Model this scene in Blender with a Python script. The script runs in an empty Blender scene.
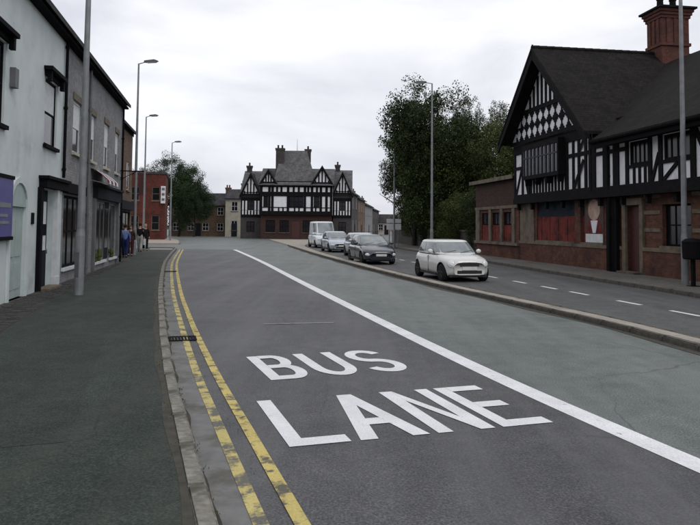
import bpy, bmesh, math, random
from mathutils import Vector, Matrix
R = math.radians
random.seed(11)
scene = bpy.context.scene
col = scene.collection

# ------------------------------------------------------------------ camera
cam = bpy.data.cameras.new('camera')
camo = bpy.data.objects.new('camera', cam); col.objects.link(camo)
PITCH, ROLL, FPX, EYE = R(3.0), R(0.5), 680.0, 1.87
cam.sensor_width = 36.0
cam.lens = 36.0 * FPX / 700.0
cam.shift_y = -((262.5 - (226 - FPX * math.tan(PITCH))) / 700.0)
cam.clip_start = 0.05; cam.clip_end = 4000
camo.matrix_world = Matrix.Translation((0, 0, EYE)) @ Matrix.Rotation(math.pi / 2 + PITCH, 4, 'X') @ Matrix.Rotation(ROLL, 4, 'Z')
scene.camera = camo

# ------------------------------------------------------------------ sky (overcast) and soft sun
SUN_DIR = Vector((0.42, -0.50, 0.76)).normalized()
world = bpy.data.worlds.new('World'); scene.world = world
world.use_nodes = True
wn, wl = world.node_tree.nodes, world.node_tree.links
wn.clear()
wo = wn.new('ShaderNodeOutputWorld'); wb = wn.new('ShaderNodeBackground')
sky = wn.new('ShaderNodeTexSky'); sky.sky_type = 'NISHITA'; sky.sun_disc = False
sky.sun_elevation = math.asin(SUN_DIR.z); sky.sun_rotation = math.atan2(SUN_DIR.x, SUN_DIR.y)
tc = wn.new('ShaderNodeTexCoord')
mp = wn.new('ShaderNodeMapping'); mp.inputs['Scale'].default_value = (1.0, 1.0, 2.6)
wl.new(tc.outputs['Generated'], mp.inputs['Vector'])
n1 = wn.new('ShaderNodeTexNoise'); n1.inputs['Scale'].default_value = 2.3; n1.inputs['Detail'].default_value = 7; n1.inputs['Roughness'].default_value = 0.52
n1.inputs['Distortion'].default_value = 0.35
wl.new(mp.outputs['Vector'], n1.inputs['Vector'])
cr = wn.new('ShaderNodeValToRGB')
cr.color_ramp.elements[0].position = 0.36; cr.color_ramp.elements[0].color = (6.9, 7.0, 7.75, 1)
cr.color_ramp.elements[1].position = 0.66; cr.color_ramp.elements[1].color = (11.2, 11.2, 11.3, 1)
wl.new(n1.outputs['Fac'], cr.inputs['Fac'])
mx = wn.new('ShaderNodeMixRGB'); mx.inputs['Fac'].default_value = 0.90
wl.new(sky.outputs['Color'], mx.inputs['Color1']); wl.new(cr.outputs['Color'], mx.inputs['Color2'])
wl.new(mx.outputs['Color'], wb.inputs['Color']); wb.inputs['Strength'].default_value = 0.098
wl.new(wb.outputs['Background'], wo.inputs['Surface'])

sun = bpy.data.lights.new('sun', 'SUN'); sun.energy = 0.7; sun.angle = R(22); sun.color = (1.0, 0.97, 0.93)
suno = bpy.data.objects.new('sun', sun); col.objects.link(suno)
suno.rotation_euler = SUN_DIR.to_track_quat('Z', 'Y').to_euler(); suno.location = (20, -25, 40)

scene.view_settings.view_transform = 'Standard'
scene.view_settings.look = 'None'
scene.view_settings.exposure = 0.12
scene.view_settings.gamma = 1.0
scene.view_settings.use_curve_mapping = False
scene.render.resolution_x = 1024; scene.render.resolution_y = 768

# ------------------------------------------------------------------ helpers
class MB:
    def __init__(s): s.v = []; s.f = []
    def quad(s, *p):
        n = len(s.v); s.v += [tuple(q) for q in p]; s.f.append(tuple(range(n, n + len(p))))
    def box(s, x0, x1, y0, y1, z0, z1):
        if x0 > x1: x0, x1 = x1, x0
        if y0 > y1: y0, y1 = y1, y0
        if z0 > z1: z0, z1 = z1, z0
        n = len(s.v)
        s.v += [(x0, y0, z0), (x1, y0, z0), (x1, y1, z0), (x0, y1, z0), (x0, y0, z1), (x1, y0, z1), (x1, y1, z1), (x0, y1, z1)]
        s.f += [tuple(n + i for i in q) for q in ((0, 3, 2, 1), (4, 5, 6, 7), (0, 1, 5, 4), (1, 2, 6, 5), (2, 3, 7, 6), (3, 0, 4, 7))]
        return s
    def bar(s, a, b, w, y0, y1):
        """a straight timber in the x-z plane from a to b, width w, depth y0..y1"""
        ax, az = a; bx, bz = b
        l = math.hypot(bx - ax, bz - az); nx, nz = -(bz - az) / l * w / 2, (bx - ax) / l * w / 2
        return s.prism([(ax - nx, az - nz), (bx - nx, bz - nz), (bx + nx, bz + nz), (ax + nx, az + nz)], y0, y1)
    def prism(s, pts, y0, y1):
        """polygon in x-z, extruded along y"""
        n = len(s.v); k = len(pts)
        ar = sum(pts[i][0] * pts[(i + 1) % k][1] - pts[(i + 1) % k][0] * pts[i][1] for i in range(k))
        if ar < 0: pts = pts[::-1]
        s.v += [(x, y0, z) for x, z in pts] + [(x, y1, z) for x, z in pts]
        s.f.append(tuple(n + i for i in range(k))); s.f.append(tuple(n + k + i for i in range(k))[::-1])
        for i in range(k):
            j = (i + 1) % k
            s.f.append((n + j, n + i, n + k + i, n + k + j))
        return s
    def tube(s, p0, p1, r0, r1=None, n=10, cap=True):
        r1 = r0 if r1 is None else r1
        p0, p1 = Vector(p0), Vector(p1); d = (p1 - p0).normalized()
        a = d.orthogonal().normalized(); b = d.cross(a)
        o = len(s.v)
        for p, r in ((p0, r0), (p1, r1)):
            for i in range(n):
                t = 2 * math.pi * i / n
                s.v.append(tuple(p + (a * math.cos(t) + b * math.sin(t)) * r))
        for i in range(n):
            j = (i + 1) % n
            s.f.append((o + i, o + j, o + n + j, o + n + i))
        if cap:
            s.f.append(tuple(o + i for i in range(n))[::-1]); s.f.append(tuple(o + n + i for i in range(n)))
        return s
    def lathe(s, prof, c=(0, 0, 0), axis='z', n=16):
        """prof: list of (radius, height)"""
        o = len(s.v); m = len(prof)
        for r, h in prof:
            for i in range(n):
                t = 2 * math.pi * i / n
                u, w = r * math.cos(t), r * math.sin(t)
                p = (u, w, h) if axis == 'z' else ((h, u, w) if axis == 'x' else (w, h, u))
                s.v.append((p[0] + c[0], p[1] + c[1], p[2] + c[2]))
        for k in range(m - 1):
            for i in range(n):
                j = (i + 1) % n
                s.f.append((o + k * n + i, o + k * n + j, o + (k + 1) * n + j, o + (k + 1) * n + i))
        s.f.append(tuple(o + i for i in range(n))[::-1]); s.f.append(tuple(o + (m - 1) * n + i for i in range(n)))
        return s
    def build(s, name, mat, parent=None, smooth=False, kind=None, label=None):
        me = bpy.data.meshes.new(name); me.from_pydata(s.v, [], s.f); me.update()
        if smooth:
            me.polygons.foreach_set('use_smooth', [True] * len(me.polygons))
        o = bpy.data.objects.new(name, me); col.objects.link(o)
        if mat: me.materials.append(mat)
        if parent: o.parent = parent
        if kind: o['kind'] = kind
        if label: o['label'] = label
        return o

def share(name, me, parent, loc=(0, 0, 0), rot=(0, 0, 0), scale=(1, 1, 1)):
    o = bpy.data.objects.new(name, me); col.objects.link(o); o.parent = parent
    o.location = loc; o.rotation_euler = rot; o.scale = scale
    return o

def tag(o, label, cat, group=None):
    o['label'] = label; o['category'] = cat
    if group: o['group'] = group
    return o

def thing(name, label, cat, loc=(0, 0, 0), rz=0.0, group=None):
    o = bpy.data.objects.new(name, None); col.objects.link(o)
    o.empty_display_size = 0.3
    o.location = loc; o.rotation_euler = (0, 0, rz)
    return tag(o, label, cat, group)

def copy_tree(o, parent=None):
    c = o.copy(); col.objects.link(c); c.parent = parent
    for ch in list(o.children):
        copy_tree(ch, c)
    return c

def spline(pts):
    """smooth x(y) through points (y, x)"""
    pts = sorted(pts); n = len(pts)
    m = []
    for i in range(n):
        a, b = pts[max(i - 1, 0)], pts[min(i + 1, n - 1)]
        m.append((b[1] - a[1]) / (b[0] - a[0]))
    def f(y):
        if y <= pts[0][0]: return pts[0][1] + m[0] * (y - pts[0][0])
        if y >= pts[-1][0]: return pts[-1][1] + m[-1] * (y - pts[-1][0])
        for i in range(n - 1):
            if y <= pts[i + 1][0]:
                h = pts[i + 1][0] - pts[i][0]; t = (y - pts[i][0]) / h
                return ((2*t**3 - 3*t*t + 1) * pts[i][1] + (t**3 - 2*t*t + t) * h * m[i]
                        + (-2*t**3 + 3*t*t) * pts[i + 1][1] + (t**3 - t*t) * h * m[i + 1])
    return f

# ------------------------------------------------------------------ materials
def newmat(name):
    m = bpy.data.materials.new(name); m.use_nodes = True
    nt = m.node_tree; b = nt.nodes['Principled BSDF']
    return m, nt.nodes, nt.links, b

def noise(nd, lk, vec, scale, detail=4, rough=0.55):
    n = nd.new('ShaderNodeTexNoise'); n.inputs['Scale'].default_value = scale
    n.inputs['Detail'].default_value = detail; n.inputs['Roughness'].default_value = rough
    if vec is not None: lk.new(vec, n.inputs['Vector'])
    return n.outputs['Fac']

def ramp(nd, lk, fac, stops):
    r = nd.new('ShaderNodeValToRGB'); e = r.color_ramp.elements
    while len(e) < len(stops): e.new(0.5)
    for i, (p, c) in enumerate(stops):
        e[i].position = p; e[i].color = (c[0], c[1], c[2], 1)
    lk.new(fac, r.inputs['Fac'])
    return r.outputs['Color']

def mixc(nd, lk, fac, a, b, mode='MIX'):
    m = nd.new('ShaderNodeMixRGB'); m.blend_type = mode
    for k, v in (('Fac', fac), ('Color1', a), ('Color2', b)):
        if isinstance(v, (int, float)): m.inputs[k].default_value = v
        elif isinstance(v, tuple): m.inputs[k].default_value = (v[0], v[1], v[2], 1)
        else: lk.new(v, m.inputs[k])
    return m.outputs['Color']

def bump(nd, lk, b, h, strength=0.3, dist=0.01):
    n = nd.new('ShaderNodeBump'); n.inputs['Strength'].default_value = strength; n.inputs['Distance'].default_value = dist
    lk.new(h, n.inputs['Height']); lk.new(n.outputs['Normal'], b.inputs['Normal'])

def coords(nd): return nd.new('ShaderNodeTexCoord').outputs['Object']

def rough_mat(name, c0, c1, scale=3.0, rough=0.85, bs=40.0, bst=0.25, spec=0.5, metal=0.0, big=None, detail=5):
    """plain weathered surface: two tones blended by noise, fine bump"""
    m, nd, lk, b = newmat(name); v = coords(nd)
    c = ramp(nd, lk, noise(nd, lk, v, scale, detail), [(0.3, c0), (0.7, c1)])
    if big:
        c = mixc(nd, lk, ramp(nd, lk, noise(nd, lk, v, big[0], 5, 0.65), [(big[2], (0, 0, 0)), (big[2] + 0.15, (1, 1, 1))]), c, big[1])
    lk.new(c, b.inputs['Base Color'])
    b.inputs['Roughness'].default_value = rough; b.inputs['Metallic'].default_value = metal
    b.inputs['Specular IOR Level'].default_value = spec
    if bst: bump(nd, lk, b, noise(nd, lk, v, bs, 4), bst, 0.006)
    return m

def asphalt_mat(name, lo, hi, patch, spec=0.35, rough=0.72):
    m, nd, lk, b = newmat(name); v = coords(nd)
    big = noise(nd, lk, v, 0.35, 6, 0.6)
    c = ramp(nd, lk, big, [(0.33, lo), (0.68, hi)])
    # fine aggregate
    sp = noise(nd, lk, v, 55.0, 3, 0.7)
    c = mixc(nd, lk, 1.0, c, ramp(nd, lk, sp, [(0.35, (0.45, 0.45, 0.45)), (0.5, (0.95, 0.95, 0.95)), (0.68, (1.9, 1.9, 1.85))]), 'MULTIPLY')
    mid = noise(nd, lk, v, 3.0, 6, 0.7)
    c = mixc(nd, lk, 1.0, c, ramp(nd, lk, mid, [(0.3, (0.74, 0.74, 0.75)), (0.7, (1.25, 1.25, 1.23))]), 'MULTIPLY')
    # long streaks of wear along the road
    mp_ = nd.new('ShaderNodeMapping'); mp_.inputs['Scale'].default_value = (1.5, 0.10, 1); mp_.inputs['Rotation'].default_value = (0, 0, R(-14))
    lk.new(v, mp_.inputs['Vector'])
    st = noise(nd, lk, mp_.outputs['Vector'], 1.0, 4, 0.6)
    c = mixc(nd, lk, ramp(nd, lk, st, [(0.45, (0, 0, 0)), (0.75, (0.75, 0.75, 0.75))]), c, patch)
    # sealed cracks
    vo = nd.new('ShaderNodeTexVoronoi'); vo.feature = 'DISTANCE_TO_EDGE'; vo.inputs['Scale'].default_value = 0.33
    ds = nd.new('ShaderNodeMixRGB'); ds.inputs['Fac'].default_value = 0.16; lk.new(v, ds.inputs['Color1'])
    nz = nd.new('ShaderNodeTexNoise'); nz.inputs['Scale'].default_value = 1.8; nz.inputs['Detail'].default_value = 6; lk.new(v, nz.inputs['Vector'])
    lk.new(nz.outputs['Color'], ds.inputs['Color2']); lk.new(ds.outputs['Color'], vo.inputs['Vector'])
    cm = ramp(nd, lk, vo.outputs['Distance'], [(0.0, (1, 1, 1)), (0.0035, (0, 0, 0))])
    cm = mixc(nd, lk, 1.0, cm, ramp(nd, lk, noise(nd, lk, v, 0.5, 3), [(0.5, (0, 0, 0)), (0.58, (0.55, 0.55, 0.55))]), 'MULTIPLY')
    c = mixc(nd, lk, cm, c, (0.018, 0.018, 0.02))
    lk.new(c, b.inputs['Base Color'])
    b.inputs['Roughness'].default_value = rough; b.inputs['Specular IOR Level'].default_value = spec
    bump(nd, lk, b, noise(nd, lk, v, 70.0, 3, 0.7), 0.55, 0.006)
    return m

def paint_mat(name, colr, under, wear=0.5, scale=9.0, edge=0.06):
    """road paint worn through to what lies under it"""
    m, nd, lk, b = newmat(name); v = coords(nd)
    n1_ = noise(nd, lk, v, scale, 8, 0.72)
    tone = ramp(nd, lk, noise(nd, lk, v, 2.2, 5), [(0.3, tuple(x * 0.80 for x in colr)), (0.7, colr)])
    f = ramp(nd, lk, n1_, [(wear, (0, 0, 0)), (wear + edge, (1, 1, 1))])
    c = mixc(nd, lk, f, tone, under)
    c = mixc(nd, lk, 1.0, c, ramp(nd, lk, noise(nd, lk, v, 60, 3, 0.7), [(0.35, (0.8, 0.8, 0.8)), (0.65, (1.06, 1.06, 1.06))]), 'MULTIPLY')
    lk.new(c, b.inputs['Base Color']); b.inputs['Roughness'].default_value = 0.75
    b.inputs['Specular IOR Level'].default_value = 0.3
    bump(nd, lk, b, noise(nd, lk, v, 70.0, 3, 0.7), 0.35, 0.004)
    return m

def brick_mat(name, c1, c2, mortar, scale=1.0, dirt=(0.03, 0.028, 0.026), dirtamt=0.45):
    m, nd, lk, b = newmat(name); v = coords(nd)
    sp = nd.new('ShaderNodeSeparateXYZ'); lk.new(v, sp.inputs[0])
    ad = nd.new('ShaderNodeMath'); lk.new(sp.outputs['X'], ad.inputs[0]); lk.new(sp.outputs['Y'], ad.inputs[1])
    cb = nd.new('ShaderNodeCombineXYZ'); lk.new(ad.outputs[0], cb.inputs['X']); lk.new(sp.outputs['Z'], cb.inputs['Y'])
    br = nd.new('ShaderNodeTexBrick'); lk.new(cb.outputs[0], br.inputs['Vector'])
    br.inputs['Scale'].default_value = scale; br.inputs['Brick Width'].default_value = 0.225; br.inputs['Row Height'].default_value = 0.075
    br.inputs['Mortar Size'].default_value = 0.006; br.inputs['Mortar Smooth'].default_value = 0.3; br.inputs['Bias'].default_value = -0.1
    for k, c in (('Color1', c1), ('Color2', c2), ('Mortar', mortar)): br.inputs[k].default_value = (*c, 1)
    c = br.outputs['Color']
    c = mixc(nd, lk, 1.0, c, ramp(nd, lk, noise(nd, lk, v, 6.0, 6, 0.7), [(0.3, (0.62, 0.62, 0.62)), (0.7, (1.25, 1.22, 1.2))]), 'MULTIPLY')
    f = ramp(nd, lk, noise(nd, lk, v, 0.9, 6, 0.65), [(0.42, (0, 0, 0)), (0.72, (dirtamt,) * 3)])
    c = mixc(nd, lk, f, c, dirt)
    lk.new(c, b.inputs['Base Color']); b.inputs['Roughness'].default_value = 0.9
    b.inputs['Specular IOR Level'].default_value = 0.25
    iv = nd.new('ShaderNodeMath'); iv.operation = 'SUBTRACT'; iv.inputs[0].default_value = 1.0; lk.new(br.outputs['Fac'], iv.inputs[1])
    bump(nd, lk, b, iv.outputs[0], 0.6, 0.008)
    return m

def tile_mat(name, c1, c2, w=0.25, h=0.12, axis='XZ', moss=None):
    """courses of small roof tiles or slates"""
    m, nd, lk, b = newmat(name); v = coords(nd)
    sp = nd.new('ShaderNodeSeparateXYZ'); lk.new(v, sp.inputs[0])
    cb = nd.new('ShaderNodeCombineXYZ'); lk.new(sp.outputs[axis[0]], cb.inputs['X']); lk.new(sp.outputs[axis[1]], cb.inputs['Y'])
    br = nd.new('ShaderNodeTexBrick'); lk.new(cb.outputs[0], br.inputs['Vector']); br.inputs['Scale'].default_value = 1.0
    br.inputs['Brick Width'].default_value = w; br.inputs['Row Height'].default_value = h; br.inputs['Mortar Size'].default_value = 0.008
    br.inputs['Mortar Smooth'].default_value = 0.2
    br.inputs['Color1'].default_value = (*c1, 1); br.inputs['Color2'].default_value = (*c2, 1)
    br.inputs['Mortar'].default_value = (c1[0] * 0.45, c1[1] * 0.45, c1[2] * 0.45, 1)
    c = mixc(nd, lk, 1.0, br.outputs['Color'], ramp(nd, lk, noise(nd, lk, v, 1.4, 6, 0.7), [(0.3, (0.65, 0.65, 0.65)), (0.7, (1.35, 1.32, 1.28))]), 'MULTIPLY')
    if moss:
        c = mixc(nd, lk, ramp(nd, lk, noise(nd, lk, v, 2.5, 6, 0.7), [(0.55, (0, 0, 0)), (0.75, (0.6, 0.6, 0.6))]), c, moss)
    lk.new(c, b.inputs['Base Color']); b.inputs['Roughness'].default_value = 0.85; b.inputs['Specular IOR Level'].default_value = 0.12
    iv = nd.new('ShaderNodeMath'); iv.operation = 'SUBTRACT'; iv.inputs[0].default_value = 1.0; lk.new(br.outputs['Fac'], iv.inputs[1])
    bump(nd, lk, b, iv.outputs[0], 0.5, 0.012)
    return m

def glass_mat(name, c, rough=0.06, spec=0.7):
    m, nd, lk, b = newmat(name); v = coords(nd)
    lk.new(ramp(nd, lk, noise(nd, lk, v, 1.3, 3), [(0.35, tuple(x * 0.5 for x in c)), (0.7, c)]), b.inputs['Base Color'])
    b.inputs['Roughness'].default_value = rough; b.inputs['Specular IOR Level'].default_value = spec
    bump(nd, lk, b, noise(nd, lk, v, 1.7, 2), 0.05, 0.02)
    return m

def plain(name, c, rough=0.5, metal=0.0, spec=0.5, coat=0.0, var=1.0):
    m, nd, lk, b = newmat(name); v = coords(nd)
    lk.new(ramp(nd, lk, noise(nd, lk, v, 5.0, 5), [(0.3, tuple(x * (1 - 0.15 * var) for x in c)), (0.7, tuple(min(1, x * (1 + 0.08 * var)) for x in c))]), b.inputs['Base Color'])
    b.inputs['Roughness'].default_value = rough; b.inputs['Metallic'].default_value = metal; b.inputs['Specular IOR Level'].default_value = spec
    b.inputs['Coat Weight'].default_value = coat; b.inputs['Coat Roughness'].default_value = 0.08
    return m

def leaf_mat(name, dark, mid, light):
    m, nd, lk, b = newmat(name)
    g = nd.new('ShaderNodeNewGeometry')
    v = coords(nd)
    a = ramp(nd, lk, g.outputs['Random Per Island'], [(0.0, dark), (0.6, mid), (1.0, light)])
    t = ramp(nd, lk, noise(nd, lk, v, 0.7, 3), [(0.3, (0.6, 0.62, 0.6)), (0.7, (1.3, 1.25, 1.1))])
    lk.new(mixc(nd, lk, 1.0, a, t, 'MULTIPLY'), b.inputs['Base Color'])
    b.inputs['Roughness'].default_value = 0.65; b.inputs['Specular IOR Level'].default_value = 0.2
    return m

M = {}
M['asphalt'] = asphalt_mat('asphalt_old', (0.084, 0.098, 0.094), (0.132, 0.149, 0.143), (0.172, 0.184, 0.176), spec=0.45, rough=0.6)
M['asphalt_bus'] = asphalt_mat('asphalt_bus', (0.048, 0.048, 0.052), (0.080, 0.080, 0.084), (0.116, 0.116, 0.118), spec=0.4, rough=0.62)
M['asphalt_far'] = asphalt_mat('asphalt_far_side', (0.060, 0.062, 0.063), (0.098, 0.100, 0.100), (0.125, 0.126, 0.124))
M['patch'] = asphalt_mat('tarmac_repair', (0.042, 0.041, 0.047), (0.070, 0.069, 0.075), (0.100, 0.099, 0.103))
M['patch_pav'] = asphalt_mat('pavement_repair', (0.024, 0.030, 0.027), (0.038, 0.046, 0.041), (0.049, 0.050, 0.042), spec=0.25, rough=0.85)
M['pavement'] = asphalt_mat('pavement_tarmac', (0.026, 0.033, 0.029), (0.042, 0.053, 0.046), (0.056, 0.056, 0.046), spec=0.25, rough=0.85)
M['pavement_r'] = asphalt_mat('pavement_slabs', (0.10, 0.098, 0.088), (0.16, 0.152, 0.138), (0.18, 0.172, 0.155), spec=0.25, rough=0.85)
M['ground'] = rough_mat('ground_soil', (0.030, 0.036, 0.022), (0.055, 0.058, 0.040), 0.6, 0.95, 8, 0.3)
M['kerb'] = rough_mat('kerb_stone', (0.12, 0.114, 0.098), (0.27, 0.255, 0.22), 14, 0.9, 60, 0.5, big=(2.2, (0.070, 0.066, 0.050), 0.48))
M['kerb_dark'] = rough_mat('kerb_shade_and_dirt', (0.050, 0.046, 0.038), (0.125, 0.115, 0.098), 7, 0.9, 60, 0.4, big=(1.5, (0.030, 0.028, 0.022), 0.5))  # dark tone paints in the kerb face's shade along with dirt
M['channel'] = rough_mat('channel_concrete', (0.13, 0.13, 0.13), (0.20, 0.198, 0.192), 5, 0.9, 80, 0.35, big=(1.6, (0.095, 0.092, 0.078), 0.5))
M['median_top'] = rough_mat('median_paving', (0.24, 0.214, 0.178), (0.36, 0.326, 0.28), 4, 0.9, 50, 0.3, big=(1.2, (0.15, 0.135, 0.11), 0.56))
M['dirt'] = rough_mat('gutter_dirt', (0.030, 0.027, 0.020), (0.065, 0.058, 0.045), 8, 0.95, 60, 0.4)
M['white_paint'] = paint_mat('white_paint', (0.84, 0.84, 0.85), (0.13, 0.13, 0.135), 0.61, 8, 0.10)
M['white_paint_old'] = paint_mat('white_paint_old', (0.80, 0.80, 0.80), (0.10, 0.10, 0.10), 0.60, 9)
M['white_paint_ghost'] = paint_mat('white_paint_ghost', (0.26, 0.26, 0.25), (0.10, 0.10, 0.10), 0.50, 6, 0.15)
M['yellow_paint'] = paint_mat('yellow_paint', (0.62, 0.50, 0.17), (0.115, 0.108, 0.085), 0.50, 5, 0.10)
M['yellow_paint_b'] = paint_mat('yellow_paint_worn', (0.60, 0.50, 0.19), (0.135, 0.13, 0.11), 0.47, 3.5, 0.10)
M['sett'] = rough_mat('sett_stone', (0.020, 0.019, 0.018), (0.050, 0.047, 0.043), 4, 0.85, 40, 0.5)
M['buff'] = rough_mat('buff_paving', (0.27, 0.225, 0.185), (0.36, 0.31, 0.26), 4, 0.9, 50, 0.3)

M['white_render'] = rough_mat('white_render', (0.50, 0.555, 0.555), (0.62, 0.67, 0.665), 1.2, 0.85, 26, 0.25, big=(0.7, (0.40, 0.44, 0.45), 0.55))
M['grey_brick'] = brick_mat('grey_painted_brick', (0.24, 0.246, 0.256), (0.30, 0.305, 0.315), (0.20, 0.20, 0.205), dirt=(0.12, 0.12, 0.122), dirtamt=0.55)
M['dark_brick'] = brick_mat('dark_sooty_brick', (0.055, 0.050, 0.052), (0.085, 0.072, 0.072), (0.10, 0.095, 0.09))
M['red_brick'] = brick_mat('red_brick', (0.108, 0.042, 0.028), (0.155, 0.064, 0.044), (0.105, 0.082, 0.064), dirt=(0.022, 0.016, 0.014), dirtamt=0.75)
M['red_brick_b'] = brick_mat('bright_red_brick', (0.095, 0.034, 0.027), (0.125, 0.047, 0.036), (0.09, 0.062, 0.05), dirt=(0.03, 0.018, 0.016), dirtamt=0.75)
M['brown_brick'] = brick_mat('brown_brick', (0.13, 0.080, 0.056), (0.19, 0.12, 0.085), (0.16, 0.14, 0.11))
M['stone'] = rough_mat('buff_stone', (0.105, 0.080, 0.056), (0.175, 0.138, 0.100), 3, 0.9, 30, 0.35, big=(1.3, (0.06, 0.052, 0.042), 0.52))
M['stone_pale'] = rough_mat('pale_cream_render', (0.36, 0.34, 0.27), (0.47, 0.45, 0.37), 2, 0.9, 30, 0.25)
M['pink_render'] = rough_mat('pink_render', (0.42, 0.35, 0.31), (0.50, 0.43, 0.39), 2, 0.9, 30, 0.25)
M['timber'] = rough_mat('black_timber', (0.005, 0.005, 0.006), (0.012, 0.0115, 0.013), 6, 0.85, 30, 0.4, spec=0.12)
M['plaster'] = rough_mat('white_plaster', (0.66, 0.66, 0.69), (0.80, 0.80, 0.82), 2.5, 0.85, 30, 0.2, big=(1.6, (0.52, 0.52, 0.53), 0.58))
M['roof_tile'] = tile_mat('dark_clay_tile', (0.011, 0.010, 0.010), (0.019, 0.0165, 0.0155), 0.20, 0.11, 'YZ', moss=(0.020, 0.024, 0.014))
M['roof_tile_x'] = tile_mat('dark_clay_tile_side', (0.011, 0.010, 0.010), (0.019, 0.0165, 0.0155), 0.20, 0.11, 'XZ', moss=(0.020, 0.024, 0.014))
M['slate'] = tile_mat('grey_slate', (0.095, 0.095, 0.102), (0.14, 0.14, 0.147), 0.3, 0.16, 'XZ')
M['slate_dark'] = tile_mat('dark_slate', (0.038, 0.038, 0.042), (0.06, 0.06, 0.065), 0.3, 0.16, 'XZ')
M['black'] = plain('black_gloss_paint', (0.008, 0.008, 0.010), 0.8, spec=0.05)
M['black_matt'] = plain('black_matt', (0.007, 0.007, 0.008), 0.85, spec=0.12)
M['white_gloss'] = plain('white_gloss_paint', (0.62, 0.64, 0.65), 0.5)
M['pale_green'] = rough_mat('pale_green_paint', (0.30, 0.37, 0.35), (0.38, 0.45, 0.43), 3, 0.6, 30, 0.1)
M['door_grey'] = plain('door_dark_grey', (0.018, 0.020, 0.025), 0.8, spec=0.08)
M['door_red'] = rough_mat('door_dark_red', (0.045, 0.010, 0.009), (0.07, 0.016, 0.013), 4, 0.6, 30, 0.1)
M['board_red'] = rough_mat('red_boarding', (0.125, 0.022, 0.018), (0.19, 0.036, 0.029), 5, 0.8, 30, 0.2, spec=0.2, big=(1.4, (0.055, 0.016, 0.014), 0.48))
M['fascia_blue'] = rough_mat('dark_blue_fascia', (0.006, 0.012, 0.018), (0.012, 0.022, 0.032), 3, 0.7, 30, 0.1, spec=0.15)
M['sign_blue'] = rough_mat('purple_blue_sign', (0.060, 0.050, 0.20), (0.085, 0.075, 0.27), 4, 0.45, 30, 0.05)
M['mullion'] = rough_mat('weathered_mullion', (0.040, 0.040, 0.050), (0.075, 0.075, 0.09), 5, 0.8, 30, 0.2, spec=0.2)
M['brown_dark'] = brick_mat('sooty_red_brick', (0.055, 0.026, 0.022), (0.080, 0.040, 0.033), (0.06, 0.05, 0.045), dirtamt=0.6)
M['glass'] = glass_mat('window_glass', (0.014, 0.016, 0.019), 0.06, 0.35)
M['glass_dark'] = glass_mat('leaded_glass', (0.012, 0.012, 0.018), 0.18, 0.4)
M['glass_shop'] = glass_mat('shop_glass', (0.022, 0.028, 0.024), 0.10, 0.3)
M['curtain'] = rough_mat('net_curtain', (0.52, 0.54, 0.55), (0.66, 0.68, 0.68), 9, 0.9, 40, 0.2)
M['galv'] = rough_mat('galvanised_steel', (0.17, 0.175, 0.185), (0.25, 0.255, 0.265), 4, 0.55, 60, 0.1, metal=0.25)
M['galv_dark'] = rough_mat('grey_painted_steel', (0.085, 0.088, 0.095), (0.13, 0.132, 0.14), 4, 0.6, 60, 0.1)
M['lens'] = plain('lamp_lens', (0.40, 0.42, 0.44), 0.3)
M['bark'] = rough_mat('bark', (0.018, 0.015, 0.011), (0.045, 0.038, 0.028), 8, 0.95, 25, 0.7)
M['leaf_dark'] = leaf_mat('leaf_dark', (0.011, 0.018, 0.006), (0.030, 0.046, 0.014), (0.064, 0.090, 0.028))
M['leaf_olive'] = leaf_mat('leaf_olive', (0.024, 0.032, 0.009), (0.062, 0.080, 0.022), (0.115, 0.138, 0.042))
M['leaf_far'] = leaf_mat('leaf_far', (0.010, 0.022, 0.010), (0.026, 0.050, 0.021), (0.052, 0.084, 0.036))
M['rubber'] = plain('tyre_rubber', (0.014, 0.014, 0.015), 0.85, spec=0.25)
M['alloy'] = plain('alloy_rim', (0.32, 0.33, 0.34), 0.35, metal=0.7)
M['trim'] = plain('black_trim', (0.014, 0.014, 0.016), 0.6)
M['headlamp'] = plain('headlamp_glass', (0.70, 0.72, 0.72), 0.12, spec=0.8)
M['tail'] = plain('tail_lamp_red', (0.30, 0.02, 0.015), 0.25)
M['amber'] = plain('amber_lens', (0.50, 0.20, 0.03), 0.25)
M['plate'] = plain('white_number_plate', (0.66, 0.66, 0.62), 0.5)
M['chrome'] = plain('chrome', (0.62, 0.63, 0.64), 0.2, metal=0.9)
M['car_glass'] = glass_mat('car_glass', (0.27, 0.31, 0.32), 0.05, 1.0)  # pale base colour stands in for sky reflected in the glass
M['cream_car'] = plain('cream_car_paint', (0.66, 0.655, 0.63), 0.35, coat=0.6, var=0.15)
M['navy_car'] = plain('navy_car_paint', (0.030, 0.036, 0.052), 0.28, coat=0.9, var=0.15)
M['silver_car'] = plain('silver_car_paint', (0.42, 0.46, 0.52), 0.3, metal=0.35, coat=0.7, var=0.15)
M['pale_blue_car'] = plain('pale_blue_car_paint', (0.46, 0.51, 0.56), 0.3, metal=0.2, coat=0.7, var=0.15)
M['white_van'] = plain('white_van_paint', (0.70, 0.74, 0.77), 0.35, coat=0.6, var=0.15)

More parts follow.
